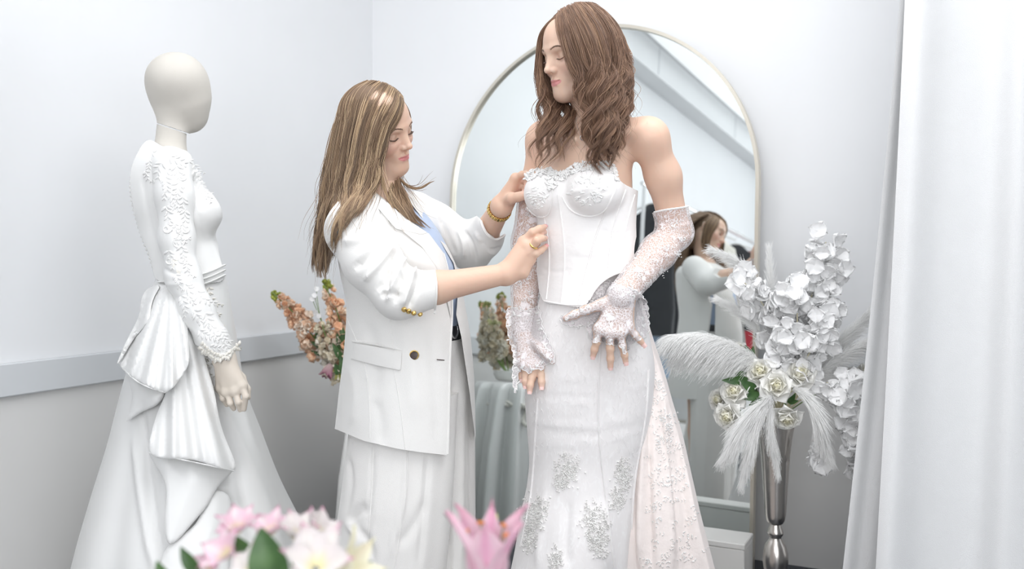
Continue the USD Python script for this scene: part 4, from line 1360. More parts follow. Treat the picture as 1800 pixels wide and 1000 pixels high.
for (cx, cy, w_, h_, n_) in [(998, 828, 22, 28, 26), (985, 850, 12, 14, 10), (940, 905, 24, 34, 34), (1045, 920, 26, 38, 40), (1055, 960, 18, 24, 18), (1096, 840, 16, 32, 26), (1085, 880, 14, 20, 14), (978, 985, 14, 26, 14), (930, 950, 14, 26, 14)]:
    for k in range(int(n_ * 1.5)):
        a_ = g.uniform(0, 6.28); rr_ = math.sqrt(g.uniform(0, 1))
        items += sprig(cx + w_ * rr_ * math.cos(a_), cy + h_ * rr_ * math.sin(a_), g.uniform(6, 11), g.uniform(-2.4, -0.7), g, 3)
        items += [(cx + w_ * 0.8 * g.normal(0, 0.5), cy + h_ * 0.8 * g.normal(0, 0.5), g.uniform(1.5, 2.6), g.uniform(1.4, 2.2), g.uniform(0, 6.28), 0.003) for _ in range(3)]
obj('beaded_applique', domes(dk, items, 0.0035, 8), M['pearl'], sk, 50, label='clusters of beaded leaf applique on the lower skirt').SetCustomDataByKey('kind', 'stuff')
st = []
for k in range(450):
    x, y = g.uniform(930, 1145), g.uniform(545, 800)
    q = np.array([(x, y), (x + g.uniform(-3, 3), y + g.uniform(3, 6)), (x + g.uniform(-6, 6), y + g.uniform(7, 13))])
    lo_ = np.interp(y, [545, 650, 760, 800], [945, 930, 931, 936]); hi_ = np.interp(y, [545, 650, 760, 800], [1122, 1143, 1130, 1122])
    if lo_ < x < hi_: st.append(dk.on(q, 0.0012 + 0.002 * g.uniform()))
curves('eyelash_lace', st, [(0.0009, 0.0004)] * len(st), M['eyelash'], sk, kind='stuff', label='fine white eyelash threads of the skirt lace')

tf = [(g.uniform(0, 6.28), g.uniform(0.07, 0.2), g.uniform(-0.13, 0.14)) for _ in range(26)]


def train_fold(th, v):
    o = 0 * th
    for c, w, a in tf: o += a * np.exp(-(np.angle(np.exp(1j * (th - c))) / w) ** 2)
    return o * np.clip(v * 2.2, 0.1, 1)


train = silhouette([(505, 1050, 1119, 2.45, 0.09), (540, 1052, 1131, 2.455, 0.10), (590, 1056, 1146, 2.46, 0.11), (650, 1060, 1166, 2.46, 0.12), (700, 1060, 1180, 2.46, 0.125), (760, 1056, 1198, 2.46, 0.135), (830, 1050, 1214, 2.46, 0.15),
                    (900, 1044, 1230, 2.46, 0.165), (950, 1040, 1243, 2.46, 0.18), (1000, 1036, 1256, 2.46, 0.195), (HY + (H - 0.008) / 2.46 * F, 1000, 1330, 2.5, 0.30)], 200, 110, train_fold)
train = sculpt(train, [([(1150, 640), (1142, 800), (1146, 1000)], 6, -0.014), ([(1165, 680), (1172, 840), (1182, 1000)], 7, 0.014), ([(1132, 760), (1126, 880), (1124, 1000)], 6, 0.012), ([(1185, 740), (1200, 860), (1212, 1000)], 7, -0.008)])
tr = obj('train', train, M['train_lace'], bride, 50, label='blush-lined lace overskirt falling into a train')
dt = Depth(train)
items = []
for k in range(120):
    t = g.uniform(0, 1); y = 660 + 330 * t; x = g.uniform(np.interp(y, [660, 1000], [1150, 1130]), np.interp(y, [660, 800, 1000], [1160, 1198, 1245]))
    items += sprig(x, y, g.uniform(8, 16), g.uniform(0, 6.28), g, 3)
obj('train_flowers', domes(dt, items, 0.0018, 8), M['lace'], tr, 50, label='white lace flowers on the train').SetCustomDataByKey('kind', 'stuff')

# lace sleeves
def lace_sleeve(chain_pts, rads, clip, folds_):
    P = np.array(chain_pts)
    f = Field(P.min(0) - 0.09, P.max(0) + 0.09, 0.004)
    f.chain(chain_pts, rads, 0.02)
    m = from_man(to_man(f.mesh(2)) ^ to_man(prism_px(clip, 1.9, 2.9)))
    # keep only the outer skin so that the arm shows through one layer of lace
    m = sculpt(m, folds_)
    return m


sl1 = lace_sleeve([W(1172, 340, 2.33), ELb, ELb + 0.35 * (WLb - ELb), WLb + 0.02 * unit(WLb - ELb)], (0.0485, 0.0445, 0.0445, 0.034), [(1140, 376), (1160, 370), (1190, 366), (1216, 362), (1240, 372), (1235, 470), (1150, 560), (1080, 560), (1040, 500), (1120, 420)],
                  [([(1152, 396), (1185, 400), (1215, 392)], 3, 0.004), ([(1155, 405), (1185, 412), (1218, 410)], 3, -0.003), ([(1150, 445), (1180, 450), (1208, 440)], 4, 0.003), ([(1120, 465), (1150, 490), (1168, 505)], 4, 0.003), ([(1090, 485), (1115, 510), (1135, 530)], 4, 0.004)])
s1 = obj('lace_sleeve', sl1, M['sleeve_lace'], bride, 50, label='lace sleeve on the bent arm')
d1_ = Depth(sl1)
obj('sleeve_band', stroke(d1_, [(1150, 373), (1168, 369), (1190, 366), (1210, 363)], 0.0025, 30), M['lace'], s1, 50)
sl2 = lace_sleeve([W(948, 300, 2.47), W(942, 330, 2.475), ERb, ERb + 0.35 * (WRb - ERb), WRb], (0.048, 0.0475, 0.043, 0.044, 0.034), [(880, 350), (1000, 350), (1000, 600), (880, 600)],
                  [([(906, 520), (925, 528), (944, 522)], 4, 0.004), ([(905, 440), (925, 450), (946, 440)], 4, 0.003)])
s2 = obj('lace_sleeve', sl2, M['sleeve_lace'], bride, 50, label='lace sleeve on the hanging arm')
d2_ = Depth(sl2)
g = np.random.default_rng(41)
for dd_, spots, par in ((d1_, [(1185, 395), (1200, 420), (1170, 440), (1150, 460), (1190, 445), (1125, 480), (1140, 500), (1110, 505), (1160, 480)], s1), (d2_, [(928, 375), (915, 420), (930, 460), (915, 490), (932, 520), (912, 545), (930, 565)], s2)):
    items = []
    for (x, y) in spots:
        a0 = g.uniform(0, 6.28)
        for k in range(5): items += sprig(x + g.uniform(-6, 6), y + g.uniform(-6, 6), g.uniform(7, 12), a0 + k * 1.25, g, 3)
    obj('lace_flowers', domes(dd_, items, 0.0008, 7), M['lace'], par, 50).SetCustomDataByKey('kind', 'stuff')
dh = Depth(from_man(to_man(HLm) + to_man(sl1) + to_man(skirt_b)))
c1 = spline([(1062, 492), (1085, 500), (1118, 512), (1136, 530), (1140, 556), (1136, 590), (1122, 598), (1110, 606), (1098, 622), (1088, 606), (1072, 606), (1060, 600), (1048, 602), (1034, 590), (1028, 572), (1008, 574), (990, 568), (984, 562), (1004, 548), (1030, 532), (1044, 510)], 110, True)
c1 = c1 + 1.6 * np.column_stack([np.cos(np.arange(110) * 2.1), np.sin(np.arange(110) * 2.1)])
cu1 = obj('lace_cuff', patch(dh, c1, 0.0006, 0.005, 2.5), M['sleeve_lace'], bride, 50, label='flared scalloped lace cuff spread over the hand on the skirt')
dh2 = Depth(from_man(to_man(HRm) + to_man(sl2) + to_man(skirt_b)))
c2 = spline([(898, 540), (922, 546), (945, 540), (952, 566), (964, 598), (974, 620), (972, 638), (960, 640), (952, 650), (940, 648), (930, 656), (918, 648), (910, 664), (906, 690), (901, 664), (903, 630), (894, 590)], 100, True)
c2 = c2 + 1.4 * np.column_stack([np.cos(np.arange(100) * 2.1), np.sin(np.arange(100) * 2.1)])
cu2 = obj('lace_cuff', patch(dh2, c2, 0.0006, 0.005, 2.5), M['sleeve_lace'], bride, 50, label='flared scalloped lace cuff over the hanging hand')
for dd_, poly, par in ((dh, c1, cu1), (dh2, c2, cu2)):
    q = np.vstack([poly, poly[:1]])
    obj('cuff_edge', sweep(dd_.on(q, 0.006), 0.0011, 5), M['lace'], par, 50)
    items = []; cx, cy = poly.mean(0)
    for k in range(0, len(poly), 4):
        x, y = poly[k] * 0.86 + np.array((cx, cy)) * 0.14
        items += [(x, y, 4.5, 2.2, g.uniform(0, 6.28)), (x + g.uniform(-5, 5), y + g.uniform(-5, 5), 3.5, 1.8, g.uniform(0, 6.28))]
    obj('cuff_flowers', domes(dd_, items, 0.001, 7, lift=0.006), M['lace'], par, 50).SetCustomDataByKey('kind', 'stuff')
# necklace
dn = Depth(bodyb)
ch = spline([(1012, 206), (1016, 226), (1024, 241), (1034, 226), (1040, 212)], 30)
nl = obj('necklace', sweep(dn.on(ch, 0.001), 0.0006, 5), M['silver_chain'], bride, 50)
pc = dn.on([(1024, 242)], 0.003)[0]; a = np.linspace(0, 2 * np.pi, 20)
obj('pendant', sweep(pc + 0.0055 * np.column_stack([np.cos(a), 0 * a, np.sin(a)]), 0.0016, 6), M['silver_chain'], nl, 50)

# hair
g = np.random.default_rng(51)
COLB = ((0.20, 0.112, 0.070), (0.26, 0.15, 0.095), (0.14, 0.078, 0.05), (0.36, 0.22, 0.14), (0.22, 0.125, 0.08))
near = [[(984, 34, 2.262), (988, 70, 2.238), (1000, 112, 2.222), (1022, 160, 2.215), (1030, 215, 2.20), (1034, 262, 2.205), (1030, 300, 2.205)],
        [(996, 22, 2.265), (1008, 60, 2.222), (1028, 115, 2.20), (1044, 170, 2.19), (1048, 225, 2.18), (1054, 275, 2.19), (1058, 308, 2.2)],
        [(1012, 12, 2.285), (1040, 50, 2.215), (1058, 110, 2.195), (1064, 170, 2.185), (1066, 225, 2.18), (1070, 270, 2.19), (1078, 302, 2.205)],
        [(1030, 7, 2.31), (1064, 40, 2.245), (1082, 105, 2.225), (1084, 165, 2.215), (1080, 220, 2.21), (1078, 260, 2.21), (1076, 292, 2.215)],
        [(1042, 8, 2.34), (1080, 44, 2.31), (1097, 110, 2.29), (1099, 165, 2.28), (1092, 215, 2.26), (1084, 250, 2.245), (1080, 280, 2.235)],
        [(1048, 12, 2.37), (1086, 56, 2.37), (1100, 120, 2.37), (1102, 165, 2.36), (1098, 205, 2.345), (1092, 235, 2.33), (1090, 250, 2.33)]]
S1, W1, C1, mid1 = hair_sheet(near, 44, 84, g, (10.5, 66, 0.30), 0.013, (-0.012, 0.022), COLB, 0.0009, 34, (0.84, 1.0), 0.22, 0.05)
fary = [[(982, 32, 2.275), (956, 52, 2.30), (946, 95, 2.325), (944, 140, 2.33), (952, 175, 2.32), (946, 225, 2.30), (936, 270, 2.30), (933, 298, 2.30)],
        [(984, 30, 2.285), (960, 46, 2.33), (952, 95, 2.36), (958, 150, 2.36), (972, 190, 2.33), (966, 235, 2.285), (950, 275, 2.275), (945, 300, 2.28)],
        [(990, 26, 2.30), (970, 40, 2.38), (975, 110, 2.40), (990, 170, 2.36), (992, 205, 2.31), (984, 245, 2.27), (968, 280, 2.262), (962, 296, 2.265)],
        [(1000, 20, 2.33), (985, 45, 2.42), (1000, 130, 2.42), (1010, 180, 2.37), (1006, 210, 2.31), (1000, 245, 2.272), (990, 275, 2.262), (985, 290, 2.262)]]
S2, W2, C2, mid2 = hair_sheet(fary, 20, 58, g, (8.0, 66, 0.40), 0.010, (-0.006, 0.012), COLB, 0.0009, 34, (0.84, 1.0), 0.22, 0.08)
backh = [[(1008, 12, 2.335), (992, 24, 2.40), (1000, 90, 2.43), (1010, 160, 2.43), (1020, 210, 2.41)], [(1026, 7, 2.345), (1030, 30, 2.44), (1032, 100, 2.46), (1034, 160, 2.45), (1034, 215, 2.43)], [(1040, 8, 2.34), (1080, 50, 2.42), (1092, 110, 2.42), (1096, 160, 2.42), (1092, 215, 2.40)], [(1040, 10, 2.36), (1090, 70, 2.44), (1096, 150, 2.44), (1092, 215, 2.42)], [(1030, 10, 2.37), (1050, 60, 2.47), (1050, 150, 2.46), (1050, 220, 2.44)], [(1010, 14, 2.36), (1005, 60, 2.45), (1015, 150, 2.45), (1020, 215, 2.43)]]
S3, W3, C3, mid3 = hair_sheet(backh, 18, 26, g, (4.0, 60, 0.4), 0.012, (-0.01, 0.01), COLB, 0.0013, 20)
AL1 = off_head(S1, HRB, HOB, g, 0.006, 0.016) ; AL2 = off_head(S2, HRB, HOB, g, 0.003, 0.010); AL3 = off_head(S3, HRB, HOB, g, 0.004, 0.012)
dchest = Depth(from_man(to_man(torso) + to_man(cm_)))
AL1, AL2 = rest_on(AL1, dchest, g), rest_on(AL2, dchest, g)
Lc = lambda p: R_apply(HRB, HOB, np.array(p))
cap = lambda f: (f.ell(Lc((0, -0.022, 0.034)), (0.0745, 0.0865, 0.0795), HRB, k=0.005), f.cone(Lc((0, -0.05, 0.0)), Lc((0, -0.06, -0.07)), 0.06, 0.045, 0.02))
massb = hair_mass([q + (0, 0.013, 0) for q in off_head(mid1[6:] + mid3, HRB, HOB, g, 0.0, 0.003)], 0.006, 0.004, 0.5, cap)
hrp = obj('hair', massb, plain('hair_under_brown', (0.10, 0.06, 0.042), 0.7), bride, True, label='long wavy brown hair parted in the middle')
curves('hair_strands', AL1 + AL2 + AL3, W1 + W2 + W3, M['hair'], hrp, color=C1 + C2 + C3, kind='stuff')

# ------------------------------------------------------------------ the assistant
AD = 2.45
SKIN_A = np.array((0.68, 0.465, 0.355))
asst = thing('person', 'woman with long highlighted hair in a white blazer and wide white trousers, adjusting the gown', 'person')
HRA = facing(-62, 16, -23); HOA = W(726, 260, 2.395) - HRA @ np.array([0, 0.1155, -0.030])
nka = W(672, 350, 2.46)
ham = head_mesh(neck=(HRA.T @ (nka - HOA), 0.046), smile=-0.3, jaw=1.0, lip=1.05)
headA = tm(R_apply(HRA, HOA, ham.vertices), ham.faces)
SRa, SLa = W(622, 392, 2.315), W(722, 385, 2.60)       # near and far shoulder
ERa, WRa = W(712, 516, 2.20), W(890, 481, 2.262)
ELa, WLa = W(836, 440, 2.66), W(882, 362, 2.45)
lo, hi = np.array([-0.56, 2.0, 0.0]), np.array([0.06, 2.82, W(0, 300, 2.4)[2]])
af = Field(lo, hi, 0.005)
af.cone(W(678, 336, 2.458), nka, 0.040, 0.046, 0.02)
af.cone(nka, W(672, 400, 2.46), 0.05, 0.08, 0.04)
af.cone(W(662, 400, 2.36), W(690, 400, 2.55), 0.075, 0.075, 0.06)
af.cone(W(685, 420, 2.46), W(700, 560, 2.46), 0.10, 0.09, 0.06)
af.cone(W(700, 560, 2.46), W(705, 680, 2.46), 0.10, 0.12, 0.06)
for j in (SRa, SLa): af.cone(W(672, 390, 2.46), j, 0.05, 0.042, 0.04)
for (s_, hx) in ((-1, W(690, 700, 2.38)), (1, W(730, 700, 2.53))):
    fl = np.array([hx[0], hx[1], 0.0])
    af.chain([hx, np.array([hx[0], hx[1], 0.45]), fl + (0, 0, 0.07)], (0.085, 0.052, 0.034), 0.03)
    af.cone(fl + (0, 0, 0.05), fl + (0.15, 0.02 * s_, 0.025), 0.03, 0.022, 0.02)
af.chain([SRa, ERa], (0.042, 0.032), 0.02)
af.chain([ERa, ERa + 0.3 * (WRa - ERa), WRa], (0.033, 0.0385, 0.0255), 0.02)
af.chain([SLa, ELa], (0.043, 0.037), 0.02)
af.chain([ELa, ELa + 0.35 * (WLa - ELa), WLa], (0.037, 0.0385, 0.0265), 0.02)
torsoA = af.mesh(2)
# near hand, its fingers laid on the side of the corset
nk_ = [W(920, 424, 2.272), W(926, 433, 2.262), W(930, 442, 2.262), W(931, 455, 2.27)]
NF = [[nk_[0], W(936, 408, 2.262), W(948, 402, 2.275), W(957, 399, 2.297)],
      [nk_[1], W(942, 418, 2.268), W(950, 410, 2.29), W(957, 408, 2.31)],
      [nk_[2], W(944, 423, 2.248), W(952, 419, 2.262), W(958, 419, 2.286)],
      [nk_[3], W(942, 446, 2.258), W(951, 440, 2.268), W(959, 434, 2.286)]]
NT = [WRa + (0.012, 0.012, 0.008), W(915, 455, 2.30), W(930, 440, 2.318), W(945, 428, 2.335)]
allp = np.array([p for q in NF for p in q] + NT + [WRa])
h1 = hand_field(allp.min(0), allp.max(0))
h1.cone(ERa + 0.75 * (WRa - ERa), WRa, 0.030, 0.0255, 0.01)
hand_mesh(h1, WRa, 0.0235, [(nk_[0], 0.0125), (nk_[1], 0.0125), (nk_[2], 0.0125), (nk_[3], 0.0125)], NF, [(0.0105, 0.0098, 0.0088, 0.0072), (0.0100, 0.0094, 0.0085, 0.0070), (0.0102, 0.0096, 0.0086, 0.0072), (0.0098, 0.0090, 0.0080, 0.0068)], NT, (0.017, 0.012, 0.010, 0.008), 0.005)
h1.cone(WRa, W(918, 478, 2.268), 0.0235, 0.015, 0.012); h1.cone(W(918, 478, 2.268), nk_[3], 0.016, 0.0125, 0.012)
# far hand, pinching the edge of the cup
fk = [W(906, 313, 2.42), W(908, 322, 2.435), W(908, 332, 2.445), W(904, 341, 2.45)]
FF = [[fk[0], W(918, 307, 2.405), W(926, 306, 2.392), W(931, 312, 2.382)],
      [fk[1], W(920, 316, 2.42), W(927, 320, 2.405), W(925, 330, 2.395)],
      [fk[2], W(919, 327, 2.43), W(924, 334, 2.415), W(919, 340, 2.405)],
      [fk[3], W(914, 340, 2.44), W(918, 346, 2.43), W(913, 350, 2.42)]]
FT = [WLa + (0.012, -0.012, 0.012), W(900, 348, 2.40), W(911, 346, 2.385), W(919, 344, 2.378), W(925, 341, 2.374)]
allp = np.array([p for q in FF for p in q] + FT + [WLa])
h2 = hand_field(allp.min(0), allp.max(0))
h2.cone(ELa + 0.72 * (WLa - ELa), WLa, 0.0315, 0.0262, 0.01)
hand_mesh(h2, WLa, 0.0245, [(fk[0], 0.0125), (fk[1], 0.0125), (fk[2], 0.012), (fk[3], 0.0115)], FF, [(0.0102, 0.0096, 0.0088, 0.0074), (0.0100, 0.0092, 0.0085, 0.0070), (0.0096, 0.0090, 0.0080, 0.0068), (0.0088, 0.0080, 0.0072, 0.0062)], FT, (0.018, 0.014, 0.0115, 0.0105, 0.0082), 0.005)
H1m, H2m = h1.mesh(2), h2.mesh(2)
bodyA = from_man(to_man(torsoA) + to_man(headA) + to_man(H1m) + to_man(H2m))
tipsA = [(q[-2], q[-1]) for q in NF + FF + [FT]]
obj('body', bodyA, M['skin'], asst, True, color=skin_tint(bodyA, HRA, HOA, SKIN_A, tipsA, lip=(0.66, 0.25, 0.26), b=0.5))
for q in (NF[0], NF[2], NF[3]): obj('fingernail', nail(q[-2], q[-1], np.array([0.2, -1.0, 0.6])), plain('nail_rose', (0.72, 0.36, 0.36), 0.2) if q is NF[0] else '/World/Looks/nail_rose', asst, True)
ba_, la_ = face_hair(ham, HRA, HOA, None, np.random.default_rng(3))
curves('eyebrows', ba_, [(0.0007, 0.0003)] * len(ba_), M['brow'], asst)
curves('eyelashes', la_, [(0.0007, 0.0003)] * len(la_), M['brow_dark'], asst)

M['blazer'] = cloth('blazer_twill', (0.80, 0.79, 0.77), 0.8, 520.0, 0.25, 0.25, 0.01)
M['trousers'] = cloth('trouser_linen', (0.80, 0.785, 0.765), 0.8, 600.0, 0.3, 0.25, 0.012)
M['knit'] = cloth('blue_knit', (0.46, 0.56, 0.74), 0.85, 500.0, 0.3, 0.3, 0.03)
M['black'] = plain('black_leather', (0.02, 0.02, 0.025), 0.35)
M['horn'] = plain('dark_horn', (0.05, 0.03, 0.025), 0.3)

# blue top
shirt = silhouette([(338, 668, 706, 2.46, 0.052), (352, 655, 722, 2.46, 0.075), (380, 640, 752, 2.46, 0.13), (430, 632, 784, 2.46, 0.15), (480, 632, 802, 2.46, 0.15), (530, 640, 807, 2.46, 0.145), (578, 642, 806, 2.46, 0.15)], 80, 40)
obj('knit_top', shirt, M['knit'], asst, 50, label='light blue round-neck knit top')
# trousers: a waist part and two wide legs in one piece
g = np.random.default_rng(61)


def leg_fold(seed, amp=1.0):
    r = np.random.default_rng(seed); fs = [(r.uniform(0, 6.28), r.uniform(0.08, 0.22), r.uniform(-0.09, 0.10) * amp) for _ in range(16)]
    def fn(th, v):
        o = 0 * th
        for c, w, a in fs: o += a * np.exp(-(np.angle(np.exp(1j * (th - c))) / w) ** 2)
        return o * np.clip(0.25 + v, 0, 1)
    return fn


yfa = HY + (H - 0.015) / AD * F
waist = silhouette([(572, 640, 808, 2.46, 0.152), (600, 632, 812, 2.46, 0.16), (640, 640, 812, 2.46, 0.15), (690, 690, 790, 2.46, 0.06)], 100, 40, leg_fold(4, 0.3))
nl_ = silhouette([(690, 622, 806, 2.395, 0.125), (760, 613, 802, 2.39, 0.13), (820, 606, 800, 2.385, 0.135), (880, 598, 796, 2.38, 0.14), (940, 589, 792, 2.38, 0.145), (1000, 580, 786, 2.38, 0.15), (yfa, 560, 770, 2.38, 0.155)], 120, 80, leg_fold(5, 0.6))
fl_g = silhouette([(598, 700, 813, 2.47, 0.13), (640, 700, 823, 2.49, 0.14), (690, 702, 831, 2.51, 0.135), (760, 715, 833.5, 2.53, 0.115), (880, 735, 834, 2.53, 0.12), (1000, 742, 835, 2.53, 0.125), (yfa, 730, 838, 2.53, 0.13)], 100, 60, leg_fold(6, 0.7))
nl_ = sculpt(nl_, [([(655, 780), (650, 900), (640, 1000)], 3.5, -0.005), ([(716, 790), (712, 860), (690, 960), (680, 1000)], 4, 0.006), ([(752, 795), (748, 880), (735, 1000)], 5, -0.008), ([(612, 930), (630, 900), (648, 890)], 6, -0.010),
                   ([(606, 916), (625, 940), (618, 975)], 6, 0.012), ([(630, 930), (650, 960), (655, 1000)], 6, -0.008), ([(700, 960), (730, 920), (748, 880)], 7, -0.007), ([(612, 800), (616, 860), (606, 900)], 5, -0.006)])
fl_g = sculpt(fl_g, [([(800, 640), (790, 780), (786, 1000)], 6, -0.008), ([(815, 640), (812, 800), (810, 1000)], 5, 0.006), ([(826, 700), (826, 1000)], 3, -0.004)])
tr_m = from_man(to_man(waist) + to_man(nl_) + to_man(fl_g))
trz = obj('trousers', tr_m, M['trousers'], asst, 50, label='wide off-white trousers')
dtr = Depth(tr_m)
obj('crease', stroke(dtr, [(716, 790), (714, 860), (704, 930), (694, 1000)], 0.0022, 40, 0.0), M['trousers'], trz, 50)
obj('side_seam', stroke(dtr, [(656, 785), (652, 880), (642, 1000)], 0.0014, 40, 0.0), M['trousers'], trz, 50)
belt = silhouette([(570, 639, 809, 2.46, 0.156), (573, 637, 810.5, 2.46, 0.158), (591, 634, 812, 2.46, 0.162), (594, 635, 812, 2.46, 0.160)], 80, 10)
bl_ = obj('belt', belt, M['black'], asst, 50)
a = np.linspace(0, 2 * np.pi, 30); dbl = Depth(belt)
obj('buckle', sweep(dbl.on(np.column_stack([799 + 6 * np.cos(a), 581 + 13 * np.sin(a)]), 0.004), 0.0028, 7), M['silver_chain'], bl_, 50)

# blazer: shell, cut open at the front
def jac(o):
    return silhouette([(338, 640 - o, 705 + o, 2.46, 0.07 + o / 650), (350, 622 - o, 728 + o, 2.46, 0.105 + o / 650), (368, 604 - o, 742 + o, 2.46, 0.165 + o / 650), (395, 596 - o, 760 + o, 2.46, 0.185 + o / 650), (430, 594 - o, 784 + o, 2.46, 0.185 + o / 650),
                       (480, 600 - o, 806 + o, 2.46, 0.182 + o / 650), (540, 611 - o, 818 + o, 2.46, 0.18 + o / 650), (600, 608 - o, 828 + o, 2.46, 0.19 + o / 650), (680, 599 - o, 834 + o, 2.46, 0.21 + o / 650), (760, 590 - o, 836 + o, 2.46, 0.222 + o / 650), (830, 580 - o, 838 + o, 2.46, 0.23 + o / 650)], 140, 90)


jo, ji = jac(0), jac(-4.5)
opening = [(650, 330), (676, 350), (700, 372), (751, 409), (780, 446), (793, 500), (793, 600), (790, 700), (787, 840), (850, 840), (834, 760), (826, 694), (811, 593), (802, 553), (806, 500), (797, 462), (772, 420), (738, 378), (712, 343), (720, 320), (660, 320)]
keep = [(560, 326), (900, 326), (900, 826), (833, 806), (787, 800), (740, 795), (700, 789), (640, 775), (592, 755), (560, 745)]
J = (to_man(jo) - to_man(ji.copy().apply_translation((0, 0, -0.003)))) ^ to_man(prism_px(keep, 2.0, 3.0))
J = J - to_man(prism_px(opening, 2.0, 2.52)) - to_man(prism_px([(676, 350), (700, 372), (751, 409), (785, 446), (800, 500), (812, 593), (826, 694), (836, 860), (812, 860), (800, 620), (792, 500), (770, 430), (735, 385), (712, 343)], 2.52, 3.0))
jm = from_man(J)
jm = trimesh.Trimesh(jm.vertices, jm.faces, process=False)
folds = [([(640, 560), (660, 620), (655, 700)], 12, -0.005), ([(700, 560), (720, 640), (730, 740)], 14, 0.005), ([(615, 640), (625, 700), (620, 750)], 8, 0.004), ([(755, 560), (765, 660), (770, 790)], 10, -0.004), ([(660, 700), (670, 760), (668, 780)], 9, -0.004), ([(690, 430), (720, 470), (760, 480)], 9, -0.006), ([(730, 430), (765, 470), (785, 520)], 7, 0.004)]
jm = sculpt(jm, folds)
jk = obj('blazer', jm, M['blazer'], asst, 35, label='long white blazer worn open')
dj = Depth(jo)
lap = [(640, 337), (658, 339), (676, 350), (700, 372), (724, 391), (752, 409), (741, 412), (718, 407), (696, 402), (682, 386), (660, 360)]
obj('lapel', patch(dj, polyline(lap + lap[:1], 90), 0.004, 0.004, 3.0, 0.004), M['blazer'], jk, 45)
lap2 = [(700, 400), (742, 411), (753, 409), (781, 446), (793.5, 500), (793, 560), (784, 520), (768, 470), (742, 434), (715, 412)]
obj('lapel', patch(dj, polyline(lap2 + lap2[:1], 90), 0.003, 0.003, 3.0, 0.003), M['blazer'], jk, 45)
fl_ap = [(622, 603), (660, 609), (706, 619), (704, 651), (662, 642), (615, 630)]
obj('pocket_flap', patch(dj, polyline(fl_ap + fl_ap[:1], 70), 0.004, 0.003, 3.0, 0.002), M['blazer'], jk, 45)
obj('pocket_welt', stroke(dj, [(620, 600), (662, 606), (708, 616)], 0.0022, 30, 0.002), M['blazer'], jk, 50)
for pts in ([(686, 560), (690, 610)], [(692, 650), (704, 720), (712, 790)], [(610, 560), (640, 640), (650, 770)]):
    obj('dart_seam', stroke(dj, pts, 0.0012, 30, 0.0), M['blazer'], jk, 50)
obj('front_edge', stroke(dj, [(780, 446), (792.5, 500), (792.5, 600), (789.5, 700), (787, 798)], 0.0028, 50, 0.0), M['blazer'], jk, 50)
obj('buttonhole', stroke(dj, [(768, 632), (781, 633)], 0.0012, 10, 0.001), M['horn'], jk, 50)


def disc_on(depth, x, y, r, th, lift=0.0):
    c = depth.on([(x, y)], lift)[0]
    e = 3.0; d1 = depth.on([(x + e, y), (x, y + e)], lift)
    n = unit(np.cross(d1[1] - c, d1[0] - c)); n = n if n @ (np.array([0, 0, H]) - c) > 0 else -n
    m = lathe([(0, -0.001), (r, -0.001), (r * 1.0, th * 0.6), (r * 0.85, th), (r * 0.55, th * 0.8), (0, th * 0.75)], 22)
    m.apply_transform(xf(c, frame_z(n))); return m


bt_ = obj('button', disc_on(dj, 728, 624, 0.0115, 0.004, 0.001), M['horn'], jk, 40, label='dark horn button with a gold rim')
c = dj.on([(728, 624)], 0.004)[0]; a = np.linspace(0, 2 * np.pi, 26)
obj('rim', sweep(c + 0.0105 * np.column_stack([np.cos(a), 0.15 * np.cos(a), np.sin(a)]), 0.0018, 6), M['gold'], bt_, 50)

# sleeves
def sleeve(chain_pts, rads, h=0.0032, k=0.04):
    P = np.array(chain_pts); f = Field(P.min(0) - 0.12, P.max(0) + 0.12, h)
    f.chain(chain_pts, rads, k); return f.mesh(3)


sv = sleeve([W(634, 372, 2.335), W(624, 405, 2.29), W(655, 460, 2.235), ERa + (-0.015, 0.0, -0.002), ERa + 0.32 * (WRa - ERa) + (0.03, 0, 0.002)], (0.062, 0.067, 0.066, 0.053, 0.043))
sv = from_man(to_man(sv) ^ to_man(prism_px([(560, 330), (740, 330), (760, 440), (769, 498), (764, 554), (700, 570), (560, 560)], 1.9, 2.46)))
wr_ = [([(700, 440), (672, 500), (662, 512)], 5, -0.009), ([(712, 450), (690, 505), (680, 528)], 4, 0.010), ([(722, 458), (705, 505), (692, 534)], 4, -0.009), ([(733, 466), (716, 512), (706, 540)], 4, 0.008), ([(742, 472), (728, 520), (718, 545)], 4, -0.007),
       ([(690, 430), (662, 470), (640, 494)], 6, 0.008), ([(680, 420), (650, 450), (622, 474)], 7, -0.008), ([(664, 402), (635, 420), (600, 424)], 8, 0.006), ([(670, 372), (650, 400), (610, 410)], 8, -0.005), ([(700, 478), (720, 486), (735, 480)], 4, 0.006), ([(668, 520), (690, 516), (705, 520)], 5, -0.007), ([(690, 470), (680, 490), (684, 510)], 4, -0.006)]
sv = sculpt(sv, [(p_, w_, a_ * 1.55) for p_, w_, a_ in wr_])
svo = obj('sleeve', sv, M['blazer'], jk, 45, label='near sleeve pushed up to the elbow')
dsv = Depth(sv)
for (x, y) in [(710, 545), (718, 548), (727, 551), (738, 553)]:
    obj('cuff_button', disc_on(dsv, x, y - 1.5, 0.0062, 0.005, 0.001), M['gold'], svo, 40)
obj('cuff_edge', stroke(dsv, [(767, 500), (767, 520), (763.5, 551)], 0.003, 20, 0.0), M['blazer'], svo, 50)
obj('armhole_seam', stroke(dj, [(640, 350), (662, 380), (680, 420), (694, 440)], 0.0014, 30, 0.0), M['blazer'], jk, 50)
sv2 = sleeve([W(728, 378, 2.60), W(765, 400, 2.61), W(800, 424, 2.635), ELa + (-0.01, 0.0, 0.0), ELa + 0.30 * (WLa - ELa), ELa + 0.62 * (WLa - ELa)], (0.068, 0.062, 0.056, 0.051, 0.050, 0.046))
